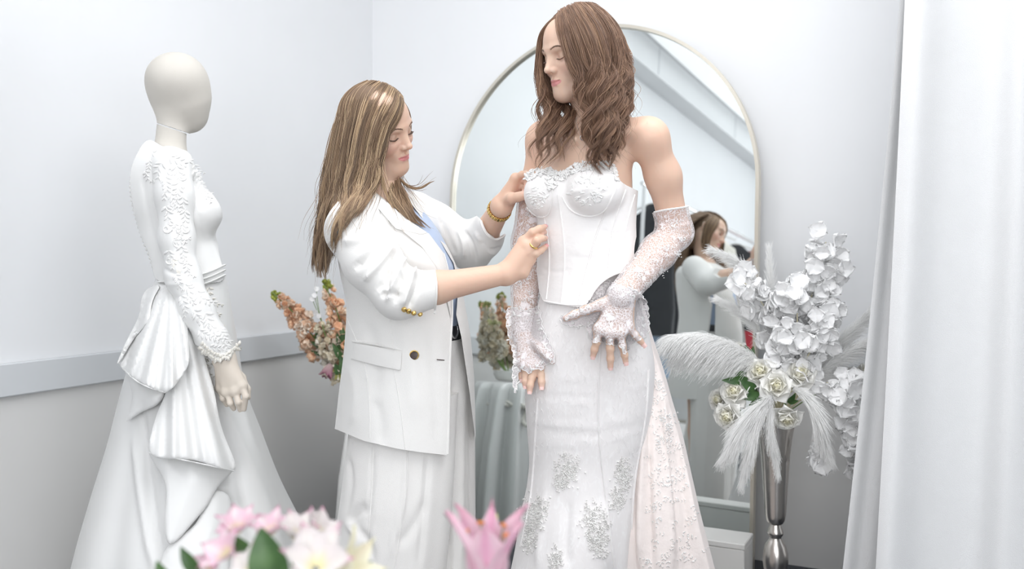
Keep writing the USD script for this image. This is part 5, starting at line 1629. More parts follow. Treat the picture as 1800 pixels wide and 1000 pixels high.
sv2 = from_man(to_man(sv2) ^ to_man(prism_px([(700, 320), (780, 330), (846, 386), (856, 408), (872, 420), (895, 408), (900, 520), (700, 520)], 2.2, 3.0)))
sv2 = sculpt(sv2, [([(770, 380), (790, 420), (800, 450)], 5, -0.007), ([(800, 400), (815, 430), (815, 456)], 4, 0.007), ([(815, 405), (830, 430), (838, 460)], 4, -0.007), ([(835, 405), (850, 432), (870, 448)], 4, 0.006), ([(842, 420), (862, 440), (888, 432)], 4, -0.006), ([(760, 360), (775, 395), (778, 430)], 6, 0.005)])
svo2 = obj('sleeve', sv2, M['blazer'], jk, 45, label='far sleeve pushed up to the elbow')
dsv2 = Depth(sv2)
obj('cuff_edge', stroke(dsv2, [(845, 388), (855, 410), (872, 421), (887, 413)], 0.004, 24, 0.0), M['blazer'], svo2, 50)

# bracelet and ring
ax = unit(WLa - ELa); bc = WLa - 0.022 * ax
Rbr = frame_z(ax); a = np.linspace(0, 2 * np.pi, 40, endpoint=False)
br = None
th_ = np.linspace(0, 2 * np.pi, 24, endpoint=False)
brl = obj('bracelet', sweep(bc + (0.0300 * np.cos(np.r_[a, a[:1]])[:, None] * Rbr[:, 0] + 0.0300 * np.sin(np.r_[a, a[:1]])[:, None] * Rbr[:, 1]), 0.0032, 8), M['gold'], asst, 50)
for k in range(24):
    u = math.cos(th_[k]) * Rbr[:, 0] + math.sin(th_[k]) * Rbr[:, 1]
    m = boxm((-0.0034, -0.0022, -0.0075), (0.0034, 0.0022, 0.0075), 0.0012)
    t_ = np.cross(ax, u); m.apply_transform(xf(bc + 0.0315 * u, np.stack([t_, u, ax], 1))); obj('link', m, M['gold'], brl, 30)
p0, p1 = NF[2][0], NF[2][1]; rd = unit(p1 - p0); Rr = frame_z(rd); rc = p0 + 0.55 * (p1 - p0)
obj('ring', sweep(rc + 0.0108 * (np.cos(np.r_[a, a[:1]])[:, None] * Rr[:, 0] + np.sin(np.r_[a, a[:1]])[:, None] * Rr[:, 1]), 0.0017, 8, 1.5), M['gold'], asst, 50)

# hair
g = np.random.default_rng(71)
COLA = ((0.20, 0.13, 0.08), (0.27, 0.178, 0.11), (0.40, 0.27, 0.16), (0.53, 0.385, 0.24), (0.22, 0.142, 0.09), (0.33, 0.22, 0.135), (0.15, 0.098, 0.062))
nearA = [[(698, 176, 2.395), (694, 200, 2.375), (680, 236, 2.36), (672, 280, 2.352), (664, 318, 2.345), (650, 346, 2.325), (640, 366, 2.30)],
         [(686, 166, 2.405), (672, 200, 2.35), (656, 250, 2.338), (648, 300, 2.33), (640, 340, 2.315), (620, 372, 2.285), (604, 400, 2.28)],
         [(668, 158, 2.42), (644, 195, 2.355), (628, 250, 2.34), (618, 310, 2.33), (606, 360, 2.315), (588, 410, 2.31), (580, 455, 2.32)],
         [(652, 157, 2.43), (616, 195, 2.385), (602, 250, 2.375), (594, 310, 2.37), (584, 370, 2.365), (572, 430, 2.37), (572, 490, 2.375)],
         [(646, 158, 2.44), (600, 200, 2.43), (584, 255, 2.425), (574, 315, 2.42), (566, 375, 2.415), (556, 430, 2.42), (556, 486, 2.42)],
         [(648, 160, 2.455), (600, 205, 2.485), (582, 260, 2.49), (572, 320, 2.48), (563, 380, 2.47), (554, 435, 2.47), (550, 478, 2.465)]]
T1, V1, K1, m1 = hair_sheet(nearA, 70, 72, g, (3.4, 95, 0.35), 0.011, (-0.012, 0.016), COLA, 0.0009, 30, (0.86, 1.03), 0.5, 0.05)
farA = [[(702, 172, 2.41), (716, 190, 2.425), (721, 215, 2.45), (716, 250, 2.48), (704, 298, 2.475), (704, 322, 2.445), (714, 350, 2.37), (738, 382, 2.34), (756, 402, 2.385)],
        [(700, 170, 2.425), (714, 190, 2.46), (718, 222, 2.49), (712, 260, 2.50), (697, 300, 2.47), (697, 325, 2.43), (704, 352, 2.365), (724, 385, 2.335), (744, 400, 2.38)],
        [(694, 168, 2.435), (705, 195, 2.50), (706, 240, 2.52), (698, 290, 2.51), (686, 305, 2.46), (687, 328, 2.42), (692, 357, 2.36), (712, 380, 2.335), (730, 390, 2.385)]]
T2, V2, K2, m2 = hair_sheet(farA, 24, 60, g, (3.5, 70, 0.45), 0.007, (-0.004, 0.010), COLA, 0.0010, 28, (0.86, 1.0), 0.5, 0.06)
locks = [[(690, 205, 2.368), (676, 250, 2.352), (668, 300, 2.345), (680, 345, 2.315), (694, 380, 2.285), (700, 404, 2.275)],
         [(640, 330, 2.31), (612, 352, 2.275), (598, 376, 2.245), (598, 410, 2.235), (600, 424, 2.235)],
         [(700, 312, 2.45), (718, 328, 2.42), (738, 330, 2.41), (752, 322, 2.41), (762, 318, 2.41)]]
T3, V3, K3 = [], [], []
for q in locks:
    a_, b_, c_, _ = hair_sheet([q, [(x + 3, y, d + 0.004) for x, y, d in q]], 3, 26, g, (1.0, 60, 0.4), 0.004, (-0.003, 0.003), COLA[1:6], 0.0009, 24, (0.9, 1.0), 0.3, 0.1)
    T3 += a_; V3 += b_; K3 += c_
backA = [[(650, 160, 2.46), (606, 215, 2.53), (590, 290, 2.545), (580, 360, 2.52), (568, 430, 2.50), (560, 470, 2.49)], [(664, 158, 2.47), (640, 200, 2.56), (630, 280, 2.58), (620, 350, 2.56), (600, 420, 2.53), (584, 465, 2.50)], [(684, 164, 2.46), (680, 200, 2.545), (672, 260, 2.57), (662, 320, 2.57), (640, 380, 2.55), (620, 420, 2.53)]]
T4, V4, K4, m4 = hair_sheet(backA, 24, 30, g, (2.5, 70, 0.4), 0.011, (-0.01, 0.01), COLA, 0.0012, 22)
AT1 = off_head(T1, HRA, HOA, g, 0.006, 0.016); AT2 = off_head(T2, HRA, HOA, g, 0.003, 0.009); AT4 = off_head(T4, HRA, HOA, g, 0.004, 0.012)
dchA = Depth(from_man(to_man(jo) + to_man(sv) + to_man(shirt)))
AT1, AT2, T3 = rest_on(AT1, dchA, g), rest_on(AT2, dchA, g), rest_on(T3, dchA, g)
LA = lambda p: R_apply(HRA, HOA, np.array(p))
capA = lambda f: (f.ell(LA((0, -0.022, 0.034)), (0.0745, 0.0865, 0.0795), HRA, k=0.005), f.cone(LA((0, -0.05, 0.0)), LA((0, -0.07, -0.08)), 0.058, 0.045, 0.02))
massA = hair_mass([q + (0, 0.012, 0) for q in off_head(m1[8:] + m4, HRA, HOA, g, 0.0, 0.003)], 0.006, 0.004, 0.5, capA)
ha = obj('hair', massA, plain('hair_under_blonde', (0.17, 0.11, 0.07), 0.7), asst, True, label='long straight brown hair with blonde highlights')
curves('hair_strands', AT1 + AT2 + T3 + AT4, V1 + V2 + V3 + V4, M['hair'], ha, color=K1 + K2 + K3 + K4, kind='stuff')

# ------------------------------------------------------------------ flowers
def petal_mat(name, color, trans=0.25, rough=0.6):
    return mat(name, {
        'p': ('principled_bsdf', {'base_color': color, 'roughness': rough, 'sheen_weight': 0.15}), 't': ('translucent_bsdf', {'color': color}), 'x': ('mix_closure', {'fac': trans})},
        [('p.BSDF', 'x.closure1'), ('t.BSDF', 'x.closure2')], 'x.closure')


def tint_mat(name, trans=0.2, rough=0.55):
    return mat(name, {
        'a': ('attribute', {'attribute': 'tint'}),
        'p': ('principled_bsdf', {'roughness': rough, 'sheen_weight': 0.1}), 't': ('translucent_bsdf', {}), 'x': ('mix_closure', {'fac': trans})},
        [('a.color', 'p.base_color'), ('a.color', 't.color'), ('p.BSDF', 'x.closure1'), ('t.BSDF', 'x.closure2')], 'x.closure')


M['silk'] = petal_mat('white_silk_petal', (0.97, 0.97, 0.97), 0.2)
M['rose_white'] = tint_mat('rose_petal', 0.2)
M['petal_tint'] = tint_mat('petal_tint', 0.25)
M['plume'] = petal_mat('plume_white', (0.97, 0.97, 0.96), 0.15, 0.7)
M['stem_white'] = plain('pale_stem', (0.72, 0.66, 0.45), 0.6)
M['stem'] = plain('green_stem', (0.16, 0.25, 0.07), 0.5)
M['leaf'] = mat('leaf_green', {
    'g': ('texture_coordinate', {}), 'n': ('noise_texture', {'scale': 40.0, 'detail': 3.0}),
    'r': ('rgb_ramp', {'ramp': [(0.3, (0.035, 0.085, 0.03)), (0.7, (0.075, 0.16, 0.05))]}),
    'p': ('principled_bsdf', {'roughness': 0.42}), 't': ('translucent_bsdf', {'color': (0.12, 0.25, 0.05)}), 'x': ('mix_closure', {'fac': 0.15})},
    [('g.object', 'n.vector'), ('n.fac', 'r.fac'), ('r.color', 'p.base_color'), ('p.BSDF', 'x.closure1'), ('t.BSDF', 'x.closure2')], 'x.closure')


def petal_grid(L, Wd, cup, curl, nu=7, nv=5, point=0.0, ruffle=0.0, g=None, roll=0.0):
    """A petal growing along +x, its face up: cupped across, curling along, rounded or pointed at the tip."""
    u = np.linspace(0, 1, nu)[:, None]; v = np.linspace(-1, 1, nv)[None, :]
    w = np.sin(np.pi * np.clip(0.10 + 0.90 * u, 0, 1) ** (0.75 + 0.35 * point)) ** (0.62 + 0.5 * point) * (1 - 0.0 * u) + 0.10 * (1 - u)
    x = L * u + 0 * v - L * 0.06 * v ** 2 * u
    y = Wd * w * v
    z = cup * Wd * (v ** 2) * (0.4 + 0.6 * np.sin(np.pi * u)) + curl * L * u ** 2 + roll * L * np.clip(u - 0.65, 0, 1) ** 2 * -3
    if ruffle and g is not None:
        z = z + ruffle * L * np.sin(v * 4 + g.uniform(0, 6)) * u ** 2 * g.uniform(0.5, 1.2) + ruffle * L * 0.6 * np.cos(v * 7 + g.uniform(0, 6)) * u ** 2
    return np.stack(np.broadcast_arrays(x, y, z), -1)


def skin_of(P):
    """A grid of points as one thin living layer, which lets light through."""
    P = np.asarray(P); return tm(P.reshape(-1, 3), grid_faces(*P.shape[:2]))


def petal_solid(P, thick=0.0):
    return skin_of(P)


def rz(a): c, s = math.cos(a), math.sin(a); return np.array([[c, -s, 0], [s, c, 0], [0, 0, 1.0]])
def ry(a): c, s = math.cos(a), math.sin(a); return np.array([[c, 0, s], [0, 1, 0], [-s, 0, c]])


def blossom_mesh(r, g, n=5):
    ms = []
    for k in range(n):
        P = petal_grid(r, r * 0.66, 0.12, g.uniform(-0.1, 0.25), 8, 9, 0, 0.0, g)
        u = np.linspace(0, 1, 8)[:, None]; v = np.linspace(-1, 1, 9)[None, :]
        P[..., 2] += r * u ** 1.5 * (0.13 * np.sin(5.5 * v + g.uniform(0, 6)) + 0.07 * np.sin(11 * v + g.uniform(0, 6)))
        P[..., 0] += r * 0.10 * u ** 2 * np.sin(9 * v + g.uniform(0, 6))
        P = P @ ry(-g.uniform(0.0, 0.55)).T @ rz(2 * math.pi * k / n + g.uniform(-0.25, 0.25)).T
        P[..., 2] += 0.0015 * k
        ms.append(petal_solid(P, 0.0007))
    return cat(ms)


def look_at(p, jitter, g):
    d = unit(np.array([0, 0, H]) - p) + g.normal(0, jitter, 3)
    return frame_z(d, (0.1, 0.2, 1), g.uniform(0, 6.28))


# roses: one is built, the others are copies of it
def build_rose(M_, label, group=None):
    g = np.random.default_rng(81)
    t = thing('white_rose', label, 'rose', group, M=M_)
    r0 = 0.05
    for k in range(26):
        a = k * 2.39996; q = k / 25.0
        L = r0 * (0.42 + 0.62 * q); Wd = r0 * (0.26 + 0.44 * q)
        open_ = 1.50 - 1.28 * q ** 1.15                     # from upright to spread
        P = petal_grid(L, Wd, 0.75 - 0.35 * q, 0.10, 8, 7, 0.0, 0.05 + 0.05 * q, g, 0.25 + 0.45 * q)
        P = P @ ry(-open_).T
        P[..., 0] += r0 * (0.02 + 0.12 * q); P[..., 2] += r0 * (0.28 - 0.34 * q)
        P = P @ rz(a).T
        m = skin_of(P)
        d = np.linalg.norm(np.array(m.vertices)[:, :2], axis=1) / r0
        w = np.clip(1.0 - d * 1.9, 0, 1)[:, None] * (1 - q) + 0.25 * (1 - q)
        col = np.array((0.97, 0.965, 0.94)) * (1 - w) + np.array((0.93, 0.89, 0.64)) * w
        obj('petal', m, M['rose_white'], t, True, color=col)
    cx = lathe([(0, -0.03), (0.006, -0.03), (0.012, -0.012), (0.016, 0.0), (0, 0.002)], 12)
    obj('calyx', cx, M['stem'], t, 50)
    obj('stem', sweep(polyline([(0, 0, -0.02), (0, 0, -0.07)], 5), 0.003, 7), M['stem'], t, 50)
    return t


g = np.random.default_rng(83)
RS = [(1337, 656, 2.93, 1.0, (-0.3, 0.5), 'white rose at the centre left of the vase arrangement, behind the foremost rose'), (1365, 679, 2.88, 0.98, (0.0, 0.2), 'foremost white rose with a cream heart in the middle of the vase arrangement'),
      (1405, 659, 2.92, 1.05, (0.2, 0.5), 'large white rose right of the foremost rose, above the drooping plume'), (1292, 690, 2.92, 0.92, (-0.5, 0.5), 'upper white rose in the left group of roses by the dark leaves'),
      (1281, 731, 2.90, 0.92, (-0.6, -0.2), 'lowest white rose at the left of the vase arrangement'), (1264, 703, 2.99, 0.75, (-0.9, 0.2), 'half hidden white rose at the far left of the vase arrangement'),
      (1383, 733, 2.88, 0.9, (0.1, -0.7), 'lowest white rose, facing down over the vase rim'), (1520, 654, 3.02, 0.62, (0.7, 0.6), 'small white rose among the right plumes near the curtain'),
      (1298, 613, 3.06, 0.6, (-0.2, 0.9), 'small white rose behind the big left plume')]
first = None
for (x, y, d, s, (tx, tz), lab) in RS:
    p = W(x, y, d)
    nrm = unit(np.array([-p[0] * 0.3 + tx, -1.0, tz + 0.1]))
    Mx = xf(p - nrm * 0.012, frame_z(nrm, (0, 0, 1), g.uniform(0, 6.28)), s * 1.12)
    if first is None: first = build_rose(Mx, lab)
    else: dup(first, lab, None, M=Mx)


def leaf_mesh(base, tip, width, bend, side=(0, -1, 0), nu=10):
    """A leaf from base to tip, with a keel, as a thin solid."""
    base, tip = np.asarray(base, float), np.asarray(tip, float); d = tip - base; L = np.linalg.norm(d); x = d / L
    n = unit(np.asarray(side, float) - x * (np.asarray(side) @ x)); y = np.cross(n, x)
    u = np.linspace(0, 1, nu)[:, None]; v = np.linspace(-1, 1, 5)[None, :]
    w = width * np.sin(np.pi * np.clip(u * 0.96 + 0.02, 0, 1) ** 0.8) ** 0.9
    P = base + (L * u)[..., None] * x + (w * v)[..., None] * y + (bend * L * np.sin(np.pi * u * 0.9) + 0.25 * w * np.abs(v))[..., None] * n
    return skin_of(P)


lvs = thing('leaf_sprig', 'dark green leaf sprig between the white roses left of the vase', 'leaves')
for (b, t_, w_) in [((1330, 688, 2.92), (1300, 668, 2.90), 0.017), ((1318, 668, 2.93), (1268, 668, 2.92), 0.015), ((1335, 692, 2.90), (1302, 700, 2.90), 0.014), ((1316, 660, 2.95), (1290, 656, 2.95), 0.012), ((1340, 700, 2.9), (1316, 712, 2.9), 0.012)]:
    obj('leaf', leaf_mesh(W(*b), W(*t_), w_, 0.12), M['leaf'], lvs, 50)
obj('stem', sweep(spline([W(1362, 736, 2.98), W(1345, 706, 2.95), W(1318, 672, 2.95)], 10), 0.0022, 6), M['stem'], lvs, 50)
lvs = thing('leaf_sprig', 'small green leaf sprig above the left plume beside the mirror edge', 'leaves')
for (b, t_, w_) in [((1318, 632, 3.03), (1298, 614, 3.02), 0.010), ((1318, 632, 3.03), (1310, 606, 3.02), 0.011), ((1318, 632, 3.03), (1324, 608, 3.03), 0.010), ((1318, 632, 3.03), (1288, 622, 3.02), 0.009)]:
    obj('leaf', leaf_mesh(W(*b), W(*t_), w_, 0.12), M['leaf'], lvs, 50)
obj('stem', sweep(spline([W(1362, 736, 3.0), W(1340, 680, 3.02), W(1318, 630, 3.03)], 10), 0.0022, 6), M['stem'], lvs, 50)
lvs = thing('leaf_sprig', 'green leaf pair under the large right rose', 'leaves')
for (b, t_, w_) in [((1384, 706, 2.93), (1398, 690, 2.88), 0.010), ((1384, 706, 2.93), (1404, 704, 2.9), 0.009)]:
    obj('leaf', leaf_mesh(W(*b), W(*t_), w_, 0.1), M['leaf'], lvs, 50)
obj('stem', sweep(spline([W(1364, 738, 2.99), W(1375, 722, 2.96), W(1384, 705, 2.93)], 8), 0.002, 6), M['stem'], lvs, 50)
lvs = thing('leaf_sprig', 'tiny green leaves under the small rose near the curtain', 'leaves')
for (b, t_, w_) in [((1512, 664, 3.04), (1500, 652, 3.03), 0.009), ((1512, 664, 3.04), (1504, 668, 3.03), 0.008)]:
    obj('leaf', leaf_mesh(W(*b), W(*t_), w_, 0.1), M['leaf'], lvs, 50)
obj('stem', sweep(spline([W(1366, 738, 3.0), W(1440, 690, 3.03), W(1512, 664, 3.04)], 12), 0.002, 6), M['stem'], lvs, 50)

# plumes
def plume(label, spine, start, n, length, spread, droop, seed, width=0.0013):
    g = np.random.default_rng(seed)
    t = thing('pampas_plume', label, 'plume', 'plumes in the silver vase')
    sp = spline([W(*q) for q in spine], 60)
    obj('stem', sweep(np.vstack([sp[::4], sp[-1:]]), np.linspace(0.0026, 0.0012, 16), 6), M['stem_white'], t, 50)
    tan = unit(np.gradient(sp, axis=0)); S = []
    for k in range(int(n * 1.7)):
        q = start + (1 - start) * g.uniform(0, 1) ** 0.85; i = min(int(q * 59), 59)
        e = (q - start) / (1 - start)
        L = length * (0.55 + 0.45 * math.sin(math.pi * min(e + 0.15, 1))) * g.uniform(0.6, 1.1)
        r = g.normal(0, 1, 3); r = unit(r - tan[i] * (r @ tan[i]))
        d0 = unit(tan[i] + r * spread * g.uniform(0.15, 1.0))
        uu = np.linspace(0, 1, 6)[:, None]
        S.append(sp[i] + d0 * L * uu + np.array([0, 0, -1.0]) * droop * L * uu ** 2 + g.normal(0, 0.03, 3) * L * uu ** 2)
    curves('fronds', S, [(width, width * 0.35)] * len(S), M['plume'], t, kind='stuff')
    return t


plume('large white pampas plume arching left in front of the mirror, over the train', [(1362, 735, 3.0), (1345, 660, 2.98), (1290, 612, 2.95), (1225, 592, 2.93), (1185, 592, 2.92)], 0.30, 2300, 0.15, 0.6, 0.6, 1)
plume('second white plume just under the large left one', [(1362, 735, 3.0), (1340, 668, 2.99), (1285, 628, 2.97), (1230, 612, 2.96), (1198, 618, 2.95)], 0.34, 1400, 0.13, 0.55, 0.6, 2)
plume('white plume arching up and left across the reflected woman', [(1366, 735, 3.03), (1350, 600, 3.03), (1325, 500, 3.0), (1290, 458, 2.98), (1255, 440, 2.97)], 0.55, 900, 0.09, 0.55, 0.25, 3)
plume('thin white plume pointing left at the middle of the mirror edge', [(1366, 735, 3.03), (1345, 610, 3.02), (1305, 552, 3.0), (1265, 528, 2.98)], 0.5, 700, 0.085, 0.45, 0.15, 4)
plume('upright white plume behind the blossoms at the mirror frame', [(1368, 735, 3.1), (1362, 600, 3.12), (1355, 500, 3.12), (1352, 440, 3.12)], 0.55, 500, 0.075, 0.4, 0.0, 5)
plume('white plume leaning right towards the curtain, upper one', [(1370, 735, 3.03), (1425, 655, 3.03), (1480, 600, 3.02), (1525, 555, 3.0)], 0.36, 1100, 0.10, 0.55, 0.15, 6)
plume('white plume leaning right towards the curtain, lower one', [(1370, 735, 3.02), (1430, 668, 3.0), (1490, 620, 2.98), (1535, 592, 2.97)], 0.4, 900, 0.10, 0.5, 0.3, 7)
plume('white plume hanging down left of the vase, shorter tip', [(1365, 735, 2.98), (1352, 705, 2.86), (1325, 725, 2.84), (1298, 765, 2.84), (1278, 795, 2.85)], 0.3, 1200, 0.11, 0.4, 0.25, 8)
plume('white plume hanging lowest in front of the vase', [(1365, 735, 2.98), (1352, 702, 2.85), (1335, 735, 2.83), (1318, 790, 2.83), (1306, 840, 2.84)], 0.28, 1200, 0.09, 0.35, 0.25, 9)
plume('white plume hanging straight down along the vase', [(1368, 735, 2.98), (1356, 704, 2.86), (1354, 740, 2.84), (1360, 785, 2.85), (1366, 825, 2.86)], 0.3, 700, 0.075, 0.35, 0.2, 10)
plume('white plume drooping right of the vase under the large rose', [(1372, 735, 2.98), (1405, 690, 2.86), (1420, 705, 2.84), (1440, 755, 2.84), (1456, 800, 2.85)], 0.3, 1200, 0.09, 0.45, 0.25, 11)

# silk blossom sprays
from shapely.geometry import Polygon, Point
gB = np.random.default_rng(91)
POOL = [blossom_mesh(0.033, gB, n) for n in (4, 4, 5, 5, 4, 5)]


def spray(label, path, n, rad, seed, dspread=0.06, size=1.0, start=0.25):
    g = np.random.default_rng(seed)
    t = thing('blossom_spray', label, 'blossoms', 'silk blossom sprays in the silver vase')
    sp = spline([W(*q) for q in path], 50)
    obj('twig', sweep(np.vstack([sp[::5], sp[-1:]]), np.linspace(0.003, 0.0014, 11), 6), M['stem_white'], t, 50)
    pts = []; n = int(n * 1.75)
    for k in range(n):
        q = start + (1 - start) * (k + g.uniform(0, 1)) / n; i = min(int(q * 49), 49)
        for _ in range(12):
            o = g.normal(0, 1, 3); o = o / np.linalg.norm(o) * rad / F * 3.0 * g.uniform(0.35, 1.0); o[1] *= dspread / 0.06
            c = sp[i] + o
            if not pts or np.min(np.linalg.norm(np.array(pts) - c, axis=1)) > 0.024: break
        pts.append(c)
        m = POOL[g.integers(6)].copy(); m.apply_transform(xf(c, look_at(c, 0.45, g), size * g.uniform(0.75, 1.15)))
        obj('blossom', m, M['silk'], t, True)


spray('white silk blossom spray standing tallest above the vase', [(1368, 735, 3.02), (1400, 620, 3.02), (1432, 500, 3.0), (1452, 425, 2.98)], 30, 34, 1, start=0.4)
spray('white silk blossom spray beside the tallest, reaching the upper right', [(1370, 735, 3.02), (1410, 620, 3.0), (1455, 520, 2.98), (1474, 452, 2.97)], 22, 28, 2, start=0.45)
spray('white silk blossom spray reaching upper left beside the mirror frame', [(1366, 735, 3.02), (1372, 620, 3.0), (1345, 540, 2.97), (1300, 488, 2.95)], 26, 30, 3, start=0.42)
spray('white silk blossom spray in the middle over the roses', [(1368, 735, 3.0), (1384, 640, 2.96), (1402, 560, 2.93), (1392, 500, 2.94)], 34, 40, 4, start=0.3)
spray('white silk blossom spray at the right shoulder of the arrangement', [(1370, 735, 3.0), (1412, 640, 2.95), (1450, 575, 2.93), (1468, 545, 2.93)], 22, 30, 5, start=0.4)
spray('white silk blossom spray hanging at the right beside the curtain', [(1372, 735, 2.98), (1440, 672, 2.92), (1500, 690, 2.9), (1520, 760, 2.9), (1524, 860, 2.92)], 36, 24, 6, start=0.38)
spray('white silk blossom spray tumbling over the drooping right plume', [(1372, 735, 2.98), (1430, 676, 2.93), (1478, 700, 2.89), (1500, 740, 2.89), (1502, 790, 2.9)], 22, 20, 7, start=0.45)
spray('small white silk blossom spray below the drooping right plume', [(1372, 735, 3.0), (1420, 700, 3.0), (1440, 770, 2.98), (1446, 826, 2.95)], 8, 14, 8, start=0.82)

# ------------------------------------------------------------------ the corner bouquet behind the assistant
PD = 3.62
pc = W(690, 700, PD)
ped = thing('pedestal', 'white pedestal under a satin cloth in the corner behind the assistant', 'pedestal')
pz = 0.64
obj('column', boxm((pc[0] - 0.085, pc[1] - 0.085, 0), (pc[0] + 0.085, pc[1] + 0.085, pz), 0.005), M['podium'], ped, 30)
dr = thing('satin_drape', 'pale satin cloth falling in folds over the corner pedestal, seen in the mirror', 'cloth')
th = np.linspace(0, 2 * np.pi, 121)[:-1]; rows = []
gd = np.random.default_rng(95)
ph = gd.uniform(0, 6.28, 4)
for k, (z, r) in enumerate([(pz + 0.006, 0.02), (pz + 0.007, 0.10), (pz + 0.002, 0.122), (pz - 0.03, 0.128), (pz - 0.11, 0.126), (0.34, 0.137), (0.2, 0.145), (0.06, 0.15), (0.006, 0.155)]):
    a = 0 if k < 2 else min((k - 1) * 0.006, 0.024)
    rr_ = r + a * (np.sin(9 * th + ph[0]) + 0.6 * np.sin(14 * th + ph[1]) + 0.4 * np.sin(5 * th + ph[2]))
    sq = 1.0 + 0.12 * np.abs(np.sin(2 * th)) if k else 1.0
    A_, B_ = rr_ * sq * np.cos(th), rr_ * sq * np.sin(th) * (1 + 0.55 * min(k, 5) / 5)
    rows.append(np.column_stack([pc[0] + A_ * D2[0] + B_ * D1[0], pc[1] + A_ * D2[1] + B_ * D1[1], np.full(120, z)]))
obj('cloth', loft(rows, False), M['satin'], dr, 60)
a = np.linspace(0, 2 * np.pi, 60)
tie = np.column_stack([pc[0] + 0.148 * np.cos(a), pc[1] + 0.148 * np.sin(a), pz - 0.10 + 0.01 * np.sin(3 * a)])
for k in range(2):
    tw = tie + 0.009 * np.column_stack([np.cos(14 * a + k * np.pi) * np.cos(a), np.cos(14 * a + k * np.pi) * np.sin(a), np.sin(14 * a + k * np.pi)])
    obj('twisted_cord', sweep(tw, 0.009, 8), M['ivory_lace'], dr, 50, label='thick cream cord twisted round the cloth')
lp = pc + np.array([0.165, -0.02, -0.10]); a = np.linspace(-0.5, 5.2, 40)
lpp = lp + np.column_stack([0.035 * np.cos(a), 0.012 * np.sin(2 * a), 0.05 * np.sin(a) - 0.03])
obj('cord_loop', sweep(lpp, 0.010, 8), M['ivory_lace'], dr, 50, label='thick cream cord loop at the side of the cloth')
bv = thing('flower_bowl', 'low white bowl of peach and cream flowers on the satin-covered pedestal', 'bowl')
vz = pz + 0.012
vm2 = lathe([(0, 0), (0.045, 0), (0.06, 0.006), (0.075, 0.03), (0.072, 0.05), (0.066, 0.05), (0.066, 0.03), (0.03, 0.012), (0, 0.012)], 40); vm2.apply_translation((pc[0], pc[1], vz))
obj('body', vm2, M['podium'], bv, 50)
mouth = np.array([pc[0], pc[1], vz + 0.035])


def stock(label, path, n, r0, r1, size, cols, seed, tipcol=(0.45, 0.50, 0.10), start=0.35, fac=(0, -1, 0)):
    g = np.random.default_rng(seed)
    t = thing('stock_flower', label, 'flower')
    sp = spline([mouth] + [W(*q) for q in path], 60)
    obj('stem', sweep(np.vstack([sp[::5], sp[-1:]]), np.linspace(0.004, 0.002, 13), 7), M['stem'], t, 50)
    ms, cs = [], []
    tan = unit(np.gradient(sp, axis=0))
    n = int(n * 2.3)
    for k in range(n):
        q = start + (1 - start) * (k + g.uniform(0, 1)) / n; i = min(int(q * 59), 59); e = (q - start) / (1 - start)
        r = 1.45 * (r0 + (r1 - r0) * e)
        o = g.normal(0, 1, 3); o = unit(o - tan[i] * (o @ tan[i]))
        c = sp[i] + o * r * g.uniform(0.35, 0.95)
        s = 1.38 * size * (1 - 0.62 * e) * g.uniform(0.8, 1.15)
        col = np.array(cols[g.integers(len(cols))]) * g.uniform(0.9, 1.08)
        if e > 0.9: col = np.array(tipcol) * g.uniform(0.8, 1.2)
        b = cat([petal_solid(petal_grid(s, s * 0.6, 0.3, g.uniform(0, 0.4), 5, 4, 0, 0.22, g) @ ry(-g.uniform(0.2, 1.0)).T @ rz(2 * math.pi * j / 5 + g.uniform(-.2, .2)).T, 0.0006) for j in range(5)])
        b.apply_transform(xf(c, frame_z(o + tan[i] * 0.5, (0.2, 0.1, 1), g.uniform(0, 6))))
        if s > 0.014:
            v = np.array(b.vertices); d = np.clip(np.linalg.norm(v - c, axis=1) / s, 0, 1)[:, None]
            obj('floret', b, M['petal_tint'], t, True, color=np.clip(col * (0.85 + 0.15 * d) * np.array((1, 1, 1)), 0, 1))
        else: ms.append(b); cs.append(np.tile(np.clip(col, 0, 1), (len(b.vertices), 1)))
    if ms: obj('buds', cat(ms), M['petal_tint'], t, True, color=np.vstack(cs)).SetCustomDataByKey('kind', 'stuff')
    return t


PE = ((0.99, 0.64, 0.42), (0.99, 0.72, 0.52), (0.99, 0.79, 0.62), (0.99, 0.67, 0.46), (0.99, 0.87, 0.75))
CR = ((0.92, 0.85, 0.70), (0.92, 0.88, 0.78), (0.90, 0.81, 0.64))
t = stock('peach stock flower spike leaning far left against the wall', [(600, 640, 3.58), (548, 588, 3.55), (512, 545, 3.54), (477, 513, 3.53)], 44, 0.042, 0.008, 0.024, PE, 1, start=0.50)
for (b, t_, w_) in [((575, 612, 3.54), (545, 600, 3.53), 0.012), ((590, 630, 3.54), (545, 616, 3.52), 0.010), ((560, 600, 3.53), (556, 582, 3.52), 0.010)]: obj('leaf', leaf_mesh(W(*b), W(*t_), w_, 0.08), M['leaf'], t, 50)
t = stock('upright peach stock flower spike beside the blazer', [(625, 640, 3.58), (604, 590, 3.55), (588, 535, 3.54), (566, 494, 3.54)], 52, 0.05, 0.010, 0.025, PE, 2, start=0.36)
for (b, t_, w_) in [((610, 630, 3.52), (592, 585, 3.50), 0.018), ((606, 600, 3.5), (600, 572, 3.5), 0.012)]: obj('leaf', leaf_mesh(W(*b), W(*t_), w_, 0.08), M['leaf'], t, 50)
t = stock('cream stock flower below the peach spikes', [(610, 650, 3.55), (585, 612, 3.52), (570, 585, 3.5), (566, 566, 3.5)], 30, 0.040, 0.02, 0.023, CR, 3, tipcol=(0.82, 0.76, 0.6), start=0.45)
